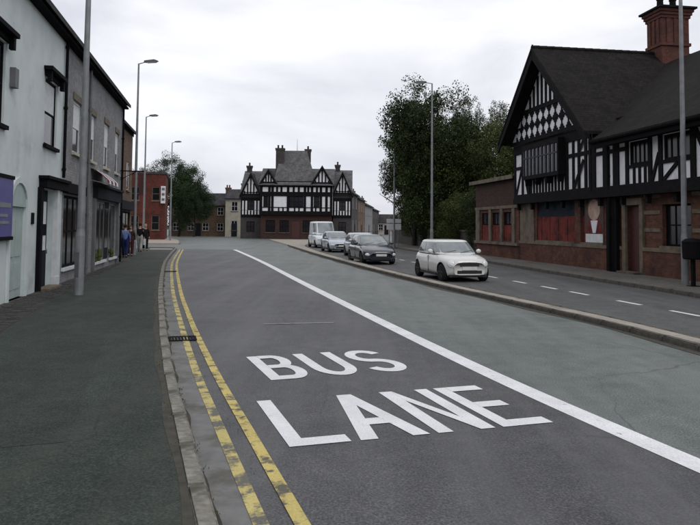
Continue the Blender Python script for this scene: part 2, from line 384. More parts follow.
# ------------------------------------------------------------------ ground, road, pavements
KL = spline([(-12, 4.4), (-6, 2.45), (0, 0.53), (4.35, -0.84), (5.76, -1.29), (8.86, -2.27), (13.43, -3.60), (19.5, -5.31),
             (31.5, -8.46), (40, -10.45), (50, -12.7), (66, -16.4), (80, -20.2), (95, -26.0), (110, -36)])
LN = spline([(-8, 7.2), (-2, 5.15), (5.45, 2.78), (8.56, 1.86), (13.7, 0.56), (23.1, -1.70), (34.8, -4.45), (47.4, -7.6), (52, -8.8)])
MD = spline([(-10, 8.2), (0, 6.6), (10.47, 5.35), (13.47, 4.79), (17.2, 3.80), (19.8, 3.05), (23.3, 2.18), (26.8, 1.36), (30.9, 0.42), (35.9, -0.62), (42.9, -2.05), (62, -5.6), (87, -10.4)])
MW = spline([(-10, 0.60), (20, 0.60), (30, 0.66), (40, 0.75), (50, 0.95), (62, 1.7), (87, 7.0)])
KR = spline([(-10, 11.3), (10, 10.25), (19.4, 9.35), (22.7, 8.85), (27, 8.25), (32.3, 7.60), (38, 6.85), (47, 5.4), (57, 4.0), (75, 2.4), (100, 1.6), (220, 9)])

def ribbon(fa, fb, y0, y1, z, step=0.5):
    m = MB(); n = max(1, int((y1 - y0) / step))
    for i in range(n):
        a = y0 + (y1 - y0) * i / n; b = y0 + (y1 - y0) * (i + 1) / n
        m.quad((fa(a), a, z), (fb(a), a, z), (fb(b), b, z), (fa(b), b, z))
    return m

def slab(fa, fb, y0, y1, z0, z1, step=1.0):
    """raised strip with closed sides, fa = left edge, fb = right edge"""
    m = ribbon(fa, fb, y0, y1, z1, step); n = max(1, int((y1 - y0) / step))
    for i in range(n):
        a = y0 + (y1 - y0) * i / n; b = y0 + (y1 - y0) * (i + 1) / n
        m.quad((fa(a), a, z0), (fa(a), a, z1), (fa(b), b, z1), (fa(b), b, z0))
        m.quad((fb(a), a, z1), (fb(a), a, z0), (fb(b), b, z0), (fb(b), b, z1))
    for y in (y0, y1):
        q = [(fa(y), y, z0), (fb(y), y, z0), (fb(y), y, z1), (fa(y), y, z1)]
        m.quad(*(q if y == y0 else q[::-1]))
    return m

g = MB(); g.quad((-900, -300, -0.03), (900, -300, -0.03), (900, 1600, -0.03), (-900, 1600, -0.03))
g.build('ground', M['ground'], kind='structure')
r = MB()
for i in range(20):
    a, b = -14 + i * 13, -14 + (i + 1) * 13
    r.quad((-70, a, 0), (22 if a < 60 else 14, a, 0), (22 if b < 60 else 14, b, 0), (-70, b, 0))
road = r.build('road', M['asphalt'], kind='structure')

off = lambda f, d: (lambda y: f(y) + d)
bus = ribbon(off(KL, 0.0), off(LN, -0.05), -9, 52, 0.004).build('bus_lane', M['asphalt_bus'], kind='structure')
ribbon(off(KL, -0.02), off(KL, 0.30), -8, 50.5, 0.008).build('gutter_channel', M['channel'], bus)
ribbon(off(KL, -0.02), lambda y: KL(y) + 0.035 + 0.018 * math.sin(y * 3.1) + 0.012 * math.sin(y * 7.7), -8, 50.5, 0.012, 0.12).build('gutter_dirt', M['dirt'], bus)
# double yellow lines (they tighten a little with the bend)
YI = spline([(-8, 0.33), (4.35, 0.30), (8.9, 0.30), (13.4, 0.29), (23, 0.28), (50, 0.26)])
YO = spline([(-8, 0.58), (4.35, 0.56), (8.9, 0.54), (13.4, 0.50), (23, 0.50), (50, 0.48)])
ribbon(lambda y: KL(y) + YI(y) - 0.052, lambda y: KL(y) + YI(y) + 0.052, -8, 51, 0.012, 0.4).build('yellow_line', M['yellow_paint_b'], bus)
ribbon(lambda y: KL(y) + YO(y) - 0.052, lambda y: KL(y) + YO(y) + 0.052, -8, 51, 0.012, 0.4).build('yellow_line', M['yellow_paint'], bus)
ribbon(off(LN, -0.135), off(LN, 0.135), -8, 51.5, 0.008, 0.4).build('bus_lane_line', M['white_paint'], bus)
# ghost of an old cross line
m = MB(); m.prism([(0, 0), (1.35, 0), (1.35, 0.12), (0, 0.12)], 0, 0.001)
gl = m.build('faded_cross_line', M['white_paint_ghost'], bus)
gl.rotation_euler = (R(90), 0, R(12)); gl.location = (-1.62, 13.0, 0.0095)

# repaired trenches in the lanes and in the pavement
def patch(parent, mat, pts, z):
    m = MB(); m.quad(*[(x, y, z) for x, y in pts]); m.build('tarmac_patch', mat, parent)
def strip(fx, w, y0, y1): return [(fx(y0) - w / 2, y0), (fx(y0) + w / 2, y0), (fx(y1) + w / 2, y1), (fx(y1) - w / 2, y1)]

# BUS LANE lettering, elongated road letters
def letter_mesh(ch, w, h, t=0.15, th=0.20):
    m = MB(); lv = [0.0]
    def poly(*p):
        z = 0.0005 * lv[0]; lv[0] += 1
        a = sum(p[i][0] * p[(i + 1) % len(p)][1] - p[(i + 1) % len(p)][0] * p[i][1] for i in range(len(p)))
        if a < 0: p = p[::-1]
        m.quad(*[(x, y, z) for x, y in p])
    def rect(x0, x1, y0, y1): poly((x0, y0), (x1, y0), (x1, y1), (x0, y1))
    def arc(cx, cy, rx, ry, a0, a1, n=10):
        z = 0.0005 * lv[0]; lv[0] += 1
        for i in range(n):
            q = []
            for k, (s, u) in enumerate(((i, 0), (i, 1), (i + 1, 1), (i + 1, 0))):
                a = R(a0 + (a1 - a0) * s / n)
                q.append((cx + (rx - u * t) * math.cos(a), cy + (ry - u * th) * math.sin(a), z))
            ar = sum(q[i_][0] * q[(i_ + 1) % 4][1] - q[(i_ + 1) % 4][0] * q[i_][1] for i_ in range(4))
            m.quad(*(q if ar > 0 else q[::-1]))
    if ch == 'L': rect(0, t, th, h); rect(0, w, 0, th)
    elif ch == 'E': rect(0, t, 0, h); rect(t, w, 0, th); rect(t, w * 0.88, h / 2 - th / 2, h / 2 + th / 2); rect(t, w, h - th, h)
    elif ch == 'N':
        rect(0, t, 0, h); rect(w - t, w, 0, h); poly((t, h), (t, h - 0.42), (w - t, 0), (w - t, 0.42))
    elif ch == 'A':
        c = w / 2; poly((0, 0), (t * 1.1, 0), (c + t * 0.45, h), (c - t * 0.55, h)); poly((w - t * 1.1, 0), (w, 0), (c + t * 0.55, h), (c - t * 0.45, h))
        rect(0.17 * w + t * .35, 0.83 * w - t * .35, 0.27 * h, 0.27 * h + th)
    elif ch == 'U':
        rr = w / 2; ry = 0.52
        rect(0, t, ry, h); rect(w - t, w, ry, h); arc(rr, ry, rr, ry, 180, 360, 14)
    elif ch == 'B':
        rect(0, t, 0, h); hh = h / 2 + th / 2; e = w - 0.24
        for y0, y1, ww in ((0, hh, w), (h - hh, h, w * 0.94)):
            e = ww - 0.22
            rect(t, e, y0, y0 + th); rect(t, e, y1 - th, y1)
            arc(e, (y0 + y1) / 2, ww - e, (y1 - y0) / 2, -90, 90, 12)
    elif ch == 'S':
        hh = h / 2 + th / 2; rr = w / 2
        arc(rr, h - hh / 2, rr, hh / 2, 20, 270, 16); arc(rr, hh / 2, rr, hh / 2, -160, 90, 16)
    return m
def lettering(word, origin, ang, h, widths, gap):
    root = bpy.data.objects.new('painted_word', None); col.objects.link(root); root.parent = bus
    root['label'] = 'word %s in tall white road letters' % word
    root.location = (*origin, 0.009); root.rotation_euler = (0, 0, ang)
    x = 0
    for ch, w in zip(word, widths):
        o = letter_mesh(ch, w, h).build('painted_letter', M['white_paint'], root); o.location.x = x
        x += w + gap
lettering('LANE', (-0.49, 5.83), R(18.0), 1.56, [0.55, 0.66, 0.58, 0.54], 0.085)
lettering('BUS', (-0.93, 8.30), R(20.0), 1.52, [0.55, 0.57, 0.57], 0.12)

# median strip and its kerbs; opposite carriageway dashes
slab(off(MD, 0.13), lambda y: MD(y) + MW(y) - 0.13, -9, 87, -0.02, 0.092).build('median_strip', M['median_top'], kind='structure')
median = bpy.data.objects['median_strip']
ribbon(lambda y: MD(y) + MW(y) - 0.01, off(KR, 0.01), -9, 100, 0.004).build('far_carriageway', M['asphalt_far'], kind='structure')
for s in range(-2, 16):
    y = 13.1 + s * 2.05 + (0.3 if s % 3 == 0 else 0); x = 7.62 - 0.197 * (y - 14.2)
    d = MB(); d.quad((-0.065, -0.5, 0), (0.065, -0.5, 0), (0.065, 0.5, 0), (-0.065, 0.5, 0))
    o = d.build('lane_dash', M['white_paint_old'], road); o.location = (x, y, 0.009); o.rotation_euler = (0, 0, R(11.2))

def kerb_mesh(l, w, h, seed):
    rnd = random.Random(seed); bm = bmesh.new()
    bmesh.ops.create_cube(bm, size=1.0)
    for v in bm.verts:
        v.co = Vector((v.co.x * w, v.co.y * l, (v.co.z + 0.5) * h))
        if v.co.z > h * 0.5: v.co += Vector((rnd.uniform(-.006, .006), rnd.uniform(-.004, .004), rnd.uniform(-.006, .006)))
    es = [e for e in bm.edges if (e.verts[0].co.z > h * .5 and e.verts[1].co.z > h * .5)]
    bmesh.ops.bevel(bm, geom=es, offset=0.018, segments=2, affect='EDGES')
    me = bpy.data.meshes.new('kerb_stone'); bm.to_mesh(me); bm.free()
    return me
KM = [kerb_mesh(0.902, 0.135, 0.27, i) for i in range(5)]
for me in KM: me.materials.append(M['kerb'])
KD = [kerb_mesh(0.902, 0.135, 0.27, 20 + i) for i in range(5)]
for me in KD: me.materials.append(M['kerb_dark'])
def lay_kerb(f, side, y0, y1, parent, meshes, zt=0.124, seed=1):
    """stones laid along x=f(y) (road-side foot); side -1 puts the stone to the left"""
    rnd = random.Random(seed); y = y0
    while y < y1:
        dx = f(y + 0.9) - f(y); L = math.hypot(dx, 0.9); dy = 0.9 * 0.915 / L
        y2 = y + dy; a = math.atan2(f(y2) - f(y), dy)
        cx, cy = (f(y) + f(y2)) / 2, (y + y2) / 2
        nx, ny = side * math.cos(a), -side * math.sin(a)
        o = share('kerb_stone', rnd.choice(meshes), parent, (cx + nx * 0.0675, cy + ny * 0.0675, zt - 0.27 + rnd.uniform(-.003, .003)), (0, rnd.uniform(-.01, .01), -a + rnd.uniform(-.003, .003)))
        y = y2

# left pavement: its left side runs under the forecourt strip and the houses
LF0, LFA = (-7.45, 14.63), R(10.6)
lwall = lambda y: LF0[0] - (y - LF0[1]) * math.tan(LFA)
pav = slab(lambda y: lwall(y) - 1.5, off(KL, -0.132), -9, 52.5, -0.02, 0.12).build('pavement_left', M['pavement'], kind='structure')
lay_kerb(KL, -1, -7.5, 51.3, pav, KM, seed=3)
patch(pav, M['patch_pav'], [(-3.3, 5.2), (-2.25, 5.55), (-4.05, 11.6), (-5.0, 11.3)], 0.1225)
patch(pav, M['patch_pav'], [(-5.3, 15.2), (-4.6, 15.4), (-6.9, 24.0), (-7.6, 23.8)], 0.1225)
ribbon(lambda y: KL(y) - 0.21 - 0.02 * math.sin(y * 2.3), lambda y: KL(y) - 0.139, -8, 51, 0.1225, 0.2).build('pavement_dirt', M['dirt'], pav)
# buff tactile paving at the crossing
for i in range(5):
    for j in range(4):
        b = MB(); b.box(-0.19, 0.19, -0.19, 0.19, 0, 0.008)
        o = b.build('tactile_slab', M['buff'], pav); yy = 47.6 + i * 0.4
        o.location = (KL(yy) - 0.42 - j * 0.4, yy, 0.1215); o.rotation_euler = (0, 0, R(12.5))
pav2 = slab(lambda y: KL(y) - 16, off(KL, -0.132), 64, 96, -0.02, 0.12).build('pavement_left_far', M['buff'], kind='structure')
lay_kerb(KL, -1, 64, 94, pav2, KM, seed=5)

# right pavement
RF0, RFA = (11.0, 27.0), R(9.0)
rwall = lambda y: RF0[0] - (y - RF0[1]) * math.tan(RFA)
pavr = slab(off(KR, 0.132), lambda y: max(rwall(y), KR(y) + 2) + 1.0, -9, 110, -0.02, 0.12).build('pavement_right', M['pavement_r'], kind='structure')
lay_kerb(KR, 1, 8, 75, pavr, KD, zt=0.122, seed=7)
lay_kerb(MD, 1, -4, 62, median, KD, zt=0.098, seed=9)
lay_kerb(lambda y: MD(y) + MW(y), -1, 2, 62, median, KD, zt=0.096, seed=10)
ribbon(lambda y: MD(y) - 0.16 - 0.05 * math.sin(y * 1.3), lambda y: MD(y) + 0.01, -6, 60, 0.006, 0.3).build('median_gutter_dirt', M['dirt'], median)

# drain grates in the gutter
def drain(y):
    m = MB()
    m.box(-0.22, 0.22, -0.22, -0.18, 0, 0.014).box(-0.22, 0.22, 0.18, 0.22, 0, 0.014).box(-0.22, -0.18, -0.18, 0.18, 0, 0.014).box(0.18, 0.22, -0.18, 0.18, 0, 0.014)
    for i in range(7): m.box(-0.165 + i * 0.05, -0.135 + i * 0.05, -0.18, 0.18, 0, 0.012)
    o = m.build('drain_grate', M['black_matt'], bus); o.location = (KL(y) + 0.25, y, 0.009); o.rotation_euler = (0, 0, R(16))
drain(11.2); drain(27.0)

# strip of dark setts between pavement and the houses
sx = spline([(2, -2.9), (11.3, -5.66), (16.1, -6.86), (27.8, -9.50), (36, -11.35)])
st = slab(lambda y: lwall(y) - 0.2, sx, 2, 34.5, 0.05, 0.130).build('forecourt_strip', M['dirt'], kind='structure')
m = MB(); rnd = random.Random(4)
y = 4.0
while y < 34:
    x0, x1 = lwall(y) + 0.02, sx(y)
    x = x1 - 0.02
    while x - 0.2 > x0:
        w = rnd.uniform(0.16, 0.22); z = 0.128 + rnd.uniform(0.006, 0.022)
        a = [(x - w, y), (x, y), (x, y + 0.105), (x - w, y + 0.105)]
        n = len(m.v); i2 = 0.012
        m.v += [(p, q, 0.12) for p, q in a] + [(x - w + i2, y + i2, z), (x - i2, y + i2, z), (x - i2, y + 0.105 - i2, z), (x - w + i2, y + 0.105 - i2, z)]
        m.f += [(n + 4, n + 5, n + 6, n + 7)] + [(n + k, n + (k + 1) % 4, n + 4 + (k + 1) % 4, n + 4 + k) for k in range(4)]
        x -= w + 0.012
    y += 0.118
m.build('setts', M['sett'], st, kind='stuff')

# ------------------------------------------------------------------ building helpers (local frame: x along the front, y into the house, z up)
def wall_mesh(x0, x1, z0, z1, depth, ops=(), y=0.0, reveal=0.16):
    m = MB()
    xs = sorted({x0, x1, *[o[0] for o in ops], *[o[1] for o in ops]})
    zs = sorted({z0, z1, *[o[2] for o in ops], *[o[3] for o in ops]})
    for i in range(len(xs) - 1):
        for j in range(len(zs) - 1):
            cx, cz = (xs[i] + xs[i + 1]) / 2, (zs[j] + zs[j + 1]) / 2
            if any(o[0] < cx < o[1] and o[2] < cz < o[3] for o in ops): continue
            m.quad((xs[i], y, zs[j]), (xs[i + 1], y, zs[j]), (xs[i + 1], y, zs[j + 1]), (xs[i], y, zs[j + 1]))
    for a, b, c, d in [o[:4] for o in ops]:
        r_ = y + reveal
        m.quad((a, y, c), (a, r_, c), (b, r_, c), (b, y, c)); m.quad((a, y, d), (b, y, d), (b, r_, d), (a, r_, d))
        m.quad((a, y, c), (a, y, d), (a, r_, d), (a, r_, c)); m.quad((b, y, c), (b, r_, c), (b, r_, d), (b, y, d))
        m.quad((a, r_, c), (a, r_, d), (b, r_, d), (b, r_, c))
    Y = y + depth
    m.quad((x0, Y, z0), (x0, y, z0), (x0, y, z1), (x0, Y, z1)); m.quad((x1, y, z0), (x1, Y, z0), (x1, Y, z1), (x1, y, z1))
    m.quad((x1, Y, z0), (x0, Y, z0), (x0, Y, z1), (x1, Y, z1)); m.quad((x0, y, z1), (x1, y, z1), (x1, Y, z1), (x0, Y, z1))
    return m

def window(parent, x0, x1, z0, z1, y, nx, nz, fm, gm, fw=0.055, bw=0.03, sill=None, hood=None, reveal=0.1, name='window'):
    yf = y + reveal - 0.05
    m = MB()
    m.box(x0, x1, yf, yf + 0.05, z0, z0 + fw).box(x0, x1, yf, yf + 0.05, z1 - fw, z1)
    m.box(x0, x0 + fw, yf, yf + 0.05, z0 + fw, z1 - fw).box(x1 - fw, x1, yf, yf + 0.05, z0 + fw, z1 - fw)
    cw = (x1 - x0 - 2 * fw - (nx - 1) * bw) / nx; ch = (z1 - z0 - 2 * fw - (nz - 1) * bw) / nz
    for i in range(1, nx):
        xx = x0 + fw + i * (cw + bw) - bw; m.box(xx, xx + bw, yf, yf + 0.04, z0 + fw, z1 - fw)
    for j in range(1, nz):
        zz = z0 + fw + j * (ch + bw) - bw
        for i in range(nx):
            xx = x0 + fw + i * (cw + bw); m.box(xx, xx + cw, yf + 0.002, yf + 0.038, zz, zz + bw)
    o = m.build(name, fm, parent)
    for i in range(nx):
        for j in range(nz):
            g_ = gm[(i + j) % len(gm)] if isinstance(gm, list) else gm
            xx = x0 + fw + i * (cw + bw); zz = z0 + fw + j * (ch + bw)
            p = MB(); p.box(xx, xx + cw, yf + 0.022, yf + 0.028, zz, zz + ch); p.build('pane', g_, o)
    if sill:
        p = MB(); p.box(x0 - 0.08, x1 + 0.08, y - 0.09, y + reveal - 0.002, z0 - 0.09, z0 - 0.002); p.build('sill', sill, o)
    if hood:
        p = MB(); p.box(x0 - 0.12, x1 + 0.12, y - 0.06, y - 0.002, z1 + 0.03, z1 + 0.16); p.box(x0 - 0.2, x1 + 0.2, y - 0.22, y - 0.003, z1 + 0.162, z1 + 0.26)
        p.box(x0 - 0.1, x0 + 0.04, y - 0.17, y - 0.062, z1 - 0.12, z1 + 0.16); p.box(x1 - 0.04, x1 + 0.1, y - 0.17, y - 0.062, z1 - 0.12, z1 + 0.16)
        p.build('hood', hood, o)
    return o

def gable_roof(parent, x0, x1, depth, ze, zr, mat, y=0.0, over=0.3, th=0.14, name='roof'):
    """ridge along x"""
    ym = y + depth / 2; k = (zr - ze) / (depth / 2); m = MB()
    pts = [(y - over, ze - k * over), (ym, zr), (y + depth + over, ze - k * over), (y + depth + over, ze - k * over + th), (ym, zr + th * 1.3), (y - over, ze - k * over + th)]
    n = len(m.v)
    m.v += [(x0, a, b) for a, b in pts] + [(x1, a, b) for a, b in pts]
    m.f += [(0, 1, 4, 5), (1, 2, 3, 4), (6, 11, 10, 7), (7, 10, 9, 8)]
    for i in range(6): m.f.append((i, 6 + i, 6 + (i + 1) % 6, (i + 1) % 6))
    o = m.build(name, mat, parent)
    return o

def gable_ends(parent, mat, x0, x1, depth, ze, zr, y=0.0):
    ym = y + depth / 2
    m = MB(); m.quad((x0, y, ze), (x0, ym, zr), (x0, y + depth, ze)); m.build('gable', mat, parent)
    m = MB(); m.quad((x1, y, ze), (x1, y + depth, ze), (x1, ym, zr)); m.build('gable', mat, parent)

def chimney(parent, x, y, z0, z1, w, d, mat, pots=2, potmat=None):
    m = MB(); m.box(x - w / 2, x + w / 2, y - d / 2, y + d / 2, z0, z1)
    m.box(x - w / 2 - 0.06, x + w / 2 + 0.06, y - d / 2 - 0.06, y + d / 2 + 0.06, z1 - 0.3, z1 - 0.12)
    m.box(x - w / 2 - 0.1, x + w / 2 + 0.1, y - d / 2 - 0.1, y + d / 2 + 0.1, z1 - 0.118, z1 + 0.05)
    o = m.build('chimney', mat, parent)
    for i in range(pots):
        px = x + (i - (pots - 1) / 2) * (w / max(pots, 1))
        p = MB(); p.lathe([(0.13, 0), (0.11, 0.35), (0.14, 0.38), (0.14, 0.45)], (px, y, z1 + 0.052), n=10); p.build('chimney_pot', potmat or M['red_brick_b'], o)
    return o

def gutter(parent, x0, x1, y, z, mat):
    m = MB(); m.box(x0, x1, y - 0.03, y, z - 0.30, z - 0.07)         # fascia
    m.build('fascia', mat, parent)
    m = MB(); n = 6
    prof = [(y - 0.155 + 0.06 - 0.06 * math.cos(math.pi * i / n), z - 0.06 - 0.07 * math.sin(math.pi * i / n)) for i in range(n + 1)]
    k = len(m.v)
    m.v += [(x0, a, b) for a, b in prof] + [(x1, a, b) for a, b in prof]
    for i in range(n): m.f.append((i, n + 1 + i, n + 2 + i, i + 1))
    m.box(x0, x1, y - 0.16, y - 0.032, z - 0.062, z - 0.05)
    return m.build('gutter', mat, parent)

def downpipe(parent, x, y, z0, z1, mat, r=0.045):
    m = MB(); m.tube((x, y - 0.07, z0), (x, y - 0.07, z1), r, n=8)
    for k in range(int((z1 - z0) / 1.8) + 1): m.tube((x, y - 0.07, z0 + 0.2 + k * 1.8), (x, y - 0.07, z0 + 0.28 + k * 1.8), r * 1.35, n=8)
    return m.build('downpipe', mat, parent)

# ------------------------------------------------------------------ white rendered house (left)
LROT = math.pi / 2 + LFA
wh = thing('white_house', 'white rendered two storey house with black window hoods and thick black eaves', 'house', (LF0[0], LF0[1], 0), LROT)
ops = [(3.12, 4.45, 3.95, 5.72), (-1.55, -0.2, 3.95, 5.72), (0.42, 1.68, 0.13, 2.25), (2.92, 4.30, 0.13, 2.78)]
arch = [(0.42, 2.25), (1.68, 2.25)] + [(1.05 + 0.63 * math.cos(R(a)), 2.25 + 0.55 * math.sin(R(a))) for a in range(10, 180, 10)]
wall_mesh(-10, 5.38, 0.1, 7.45, 8.5, ops).build('wall', M['white_render'], wh)
window(wh, 3.12, 4.45, 3.95, 5.72, 0, 1, 2, M['black'], [M['glass'], M['curtain']], 0.07, 0.05, M['black'], M['black'])
window(wh, -1.55, -0.2, 3.95, 5.72, 0, 1, 2, M['black'], [M['glass'], M['glass']], 0.07, 0.05, M['black'], M['black'])
# pale arched doorway
m = MB(); m.box(0.44, 1.66, 0.06, 0.11, 0.15, 2.24)
dr = m.build('door', M['pale_green'], wh)
m = MB()
for x in (0.56, 1.10):
    m.box(x, x + 0.44, 0.045, 0.06, 0.35, 0.95); m.box(x, x + 0.44, 0.045, 0.06, 1.1, 1.95)
m.build('door_panel', M['pale_green'], dr)
m = MB(); m.prism(arch, -0.012, -0.002); m.build('arch_head', M['pale_green'], wh)
m = MB()
for i in range(9):
    a0, a1 = R(20 * i), R(20 * (i + 1))
    pr = [(1.05 + rx * math.cos(a), 2.25 + rz * math.sin(a)) for rx, rz, a in ((0.63, 0.55, a0), (0.76, 0.68, a0), (0.76, 0.68, a1), (0.63, 0.55, a1))]
    m.prism(pr, -0.05, -0.003)
m.box(0.29, 0.42, -0.05, -0.003, 0.13, 2.25).box(1.68, 1.81, -0.05, -0.003, 0.13, 2.25)
m.build('arch_surround', M['white_render'], wh)
# dark shop doorway
m = MB(); m.box(2.98, 4.02, 0.07, 0.12, 0.15, 2.76)
d2 = m.build('door', M['door_grey'], wh)
m = MB(); m.box(3.12, 3.86, 0.055, 0.068, 1.15, 2.45); m.build('pane', M['curtain'], d2)
m = MB(); m.box(3.12, 3.86, 0.045, 0.054, 1.55, 1.85); m.build('letter_panel', M['black'], d2)
m = MB(); m.box(3.9, 3.95, 0.02, 0.068, 1.05, 1.2); m.build('handle', M['chrome'], d2)
m = MB(); m.box(2.80, 5.30, -0.20, -0.003, 2.80, 3.02); m.box(2.74, 5.36, -0.26, -0.003, 3.022, 3.10); m.build('shop_fascia', M['black'], wh)
m = MB(); m.box(4.34, 4.62, -0.12, -0.003, 0.135, 2.797); m.box(4.30, 4.66, -0.15, -0.004, 0.132, 0.40); m.build('pilaster', M['white_gloss'], wh)
m = MB(); m.box(2.7, 2.92, -0.1, -0.003, 0.135, 2.797); m.build('pilaster', M['black'], wh)
m = MB(); m.box(0.1, 0.36, -0.12, -0.003, 4.85, 5.28); m.build('alarm_box', M['galv_dark'], wh)
m = MB(); m.box(2.16, 2.36, -0.03, -0.003, 1.85, 2.13); m.build('number_plaque', M['black'], wh)
m = MB(); m.box(2.95, 4.3, -0.3, 0.05, 0.12, 0.19); m.build('doorstep', M['stone'], wh)
gable_roof(wh, -10.1, 5.40, 8.5, 7.5, 10.4, M['slate_dark'], over=0.34)
gable_ends(wh, M['white_render'], -9.98, 5.36, 8.5, 7.45, 10.4)
gutter(wh, -10.1, 5.40, -0.03, 7.56, M['black'])
m = MB(); m.box(-10.0, 5.38, -0.25, 0.0, 7.2, 7.27); m.build('soffit', M['black'], wh)
downpipe(wh, 5.2, 0, 3.2, 7.3, M['black'])
sg = thing('notice_board', 'purple blue notice board fixed on white rendered wall beside arched door', 'sign', (LF0[0], LF0[1], 0), LROT)
m = MB(); m.box(-0.75, 0.30, -0.10, -0.004, 1.58, 2.82); bd = m.build('board', M['sign_blue'], sg)
for z in (2.822, 1.50): MB().box(-0.79, 0.34, -0.12, -0.003, z, z + 0.078).build('frame_rail', M['black'], sg)
m = MB(); m.box(-0.6, 0.14, -0.108, -0.101, 2.2, 2.3).box(-0.6, -0.05, -0.108, -0.101, 2.0, 2.06).box(-0.6, 0.05, -0.108, -0.101, 1.85, 1.91); m.build('pale_print', M['galv'], sg)

# ------------------------------------------------------------------ grey painted brick house with shops
gh = thing('grey_house', 'grey painted brick house with white sash windows over two shop fronts', 'house', (LF0[0], LF0[1], 0), LROT)
ops = [(6.55, 7.75, 4.1, 5.75), (9.3, 10.3, 4.1, 5.75), (12.2, 13.3, 4.1, 5.85), (15.0, 16.0, 4.1, 5.85), (5.60, 8.05, 0.55, 2.72), (10.45, 15.75, 0.45, 2.75)]
wall_mesh(5.384, 17.0, 0.1, 7.44, 8.5, ops).build('wall', M['grey_brick'], gh)
for a, b, c, d in ops[:4]:
    window(gh, a, b, c, d, 0, 1, 2, M['white_gloss'], [M['glass'], M['curtain']], 0.07, 0.05, M['stone_pale'])
    m = MB(); m.box(a - 0.1, b + 0.1, -0.03, -0.003, d + 0.01, d + 0.22); m.build('lintel', M['stone'], gh)
window(gh, 5.60, 8.05, 0.55, 2.72, 0, 3, 2, M['black'], M['glass_shop'], 0.08, 0.06, M['white_gloss'])
window(gh, 10.45, 13.0, 0.45, 2.75, 0, 3, 1, M['galv_dark'], M['glass_shop'], 0.09, 0.06, M['white_gloss'], name='shop_window')
window(gh, 14.15, 15.75, 0.45, 2.75, 0, 2, 1, M['galv_dark'], M['glass_shop'], 0.09, 0.06, M['white_gloss'], name='shop_window')
m = MB(); m.box(13.05, 14.1, 0.06, 0.12, 0.13, 2.74); d3 = m.build('door', M['door_grey'], gh)
m = MB(); m.box(13.2, 13.95, 0.045, 0.058, 0.9, 2.5); m.build('pane', M['glass_shop'], d3)
m = MB(); m.box(5.45, 8.2, -0.16, -0.003, 2.78, 3.08); m.build('shop_fascia', M['black'], gh)
m = MB(); m.box(10.2, 16.0, -0.18, -0.003, 2.80, 3.25); m.box(10.15, 16.05, -0.28, -0.003, 3.252, 3.34); m.build('shop_fascia', M['door_grey'], gh)
for x in (10.2, 15.82):
    m = MB(); m.box(x, x + 0.2, -0.1, -0.003, 0.135, 2.797); m.build('pilaster', M['galv_dark'], gh)
for k, x in enumerate((10.9, 11.7, 14.7)):     # goods in the shop window
    m = MB(); m.lathe([(0.05, 0), (0.07, 0.06), (0.06, 0.13), (0.09, 0.2), (0.07, 0.33 + 0.1 * (k % 2)), (0.02, 0.40 + 0.1 * (k % 2))], (x, -0.02, 0.45), n=10)
    m.build('window_display', M['leaf_olive'], gh)
gable_roof(gh, 5.41, 17.15, 8.5, 7.5, 10.4, M['slate_dark'], over=0.34)
gable_ends(gh, M['grey_brick'], 5.40, 16.98, 8.5, 7.44, 10.4)
gutter(gh, 5.41, 17.15, -0.03, 7.56, M['black'])
m = MB(); m.box(5.39, 17.1, -0.25, 0.0, 7.2, 7.27); m.build('soffit', M['black'], gh)
downpipe(gh, 8.9, 0, 0.15, 7.3, M['galv_dark']); downpipe(gh, 16.8, 0, 0.15, 7.3, M['black'])
chimney(gh, 11, 4.25, 9.8, 11.6, 1.2, 0.6, M['grey_brick'], 3)
aw = thing('shop_awning', 'small red and white half open awning over grey shop front', 'awning', (LF0[0], LF0[1], 0), LROT)
for k in range(6):
    x = 9.6 + k * 0.42
    m = MB(); m.prism([(x, 3.36), (x + 0.42, 3.36), (x + 0.42, 3.38), (x, 3.38)], -0.62, -0.60)
    m.v, m.f = [], []
    p = [(-0.01, 3.86), (-0.12, 3.82), (-0.35, 3.66), (-0.58, 3.45), (-0.60, 3.28)]
    for i in range(len(p) - 1):
        a, b = p[i], p[i + 1]
        m.quad((x, a[0], a[1]), (x, b[0], b[1]), (x + 0.42, b[0], b[1]), (x + 0.42, a[0], a[1]))
        m.quad((x, a[0], a[1] - .015), (x + 0.42, a[0], a[1] - .015), (x + 0.42, b[0], b[1] - .015), (x, b[0], b[1] - .015))
    m.build('awning_stripe', M['board_red'] if k % 2 == 0 else M['curtain'], aw)
m = MB(); m.tube((9.6, -0.60, 3.3), (12.12, -0.60, 3.3), 0.018, n=6); m.tube((9.65, -0.60, 3.3), (9.65, -0.0, 3.42), 0.012, n=6); m.tube((12.07, -0.60, 3.3), (12.07, -0.0, 3.42), 0.012, n=6)
m.build('awning_frame', M['galv'], aw)

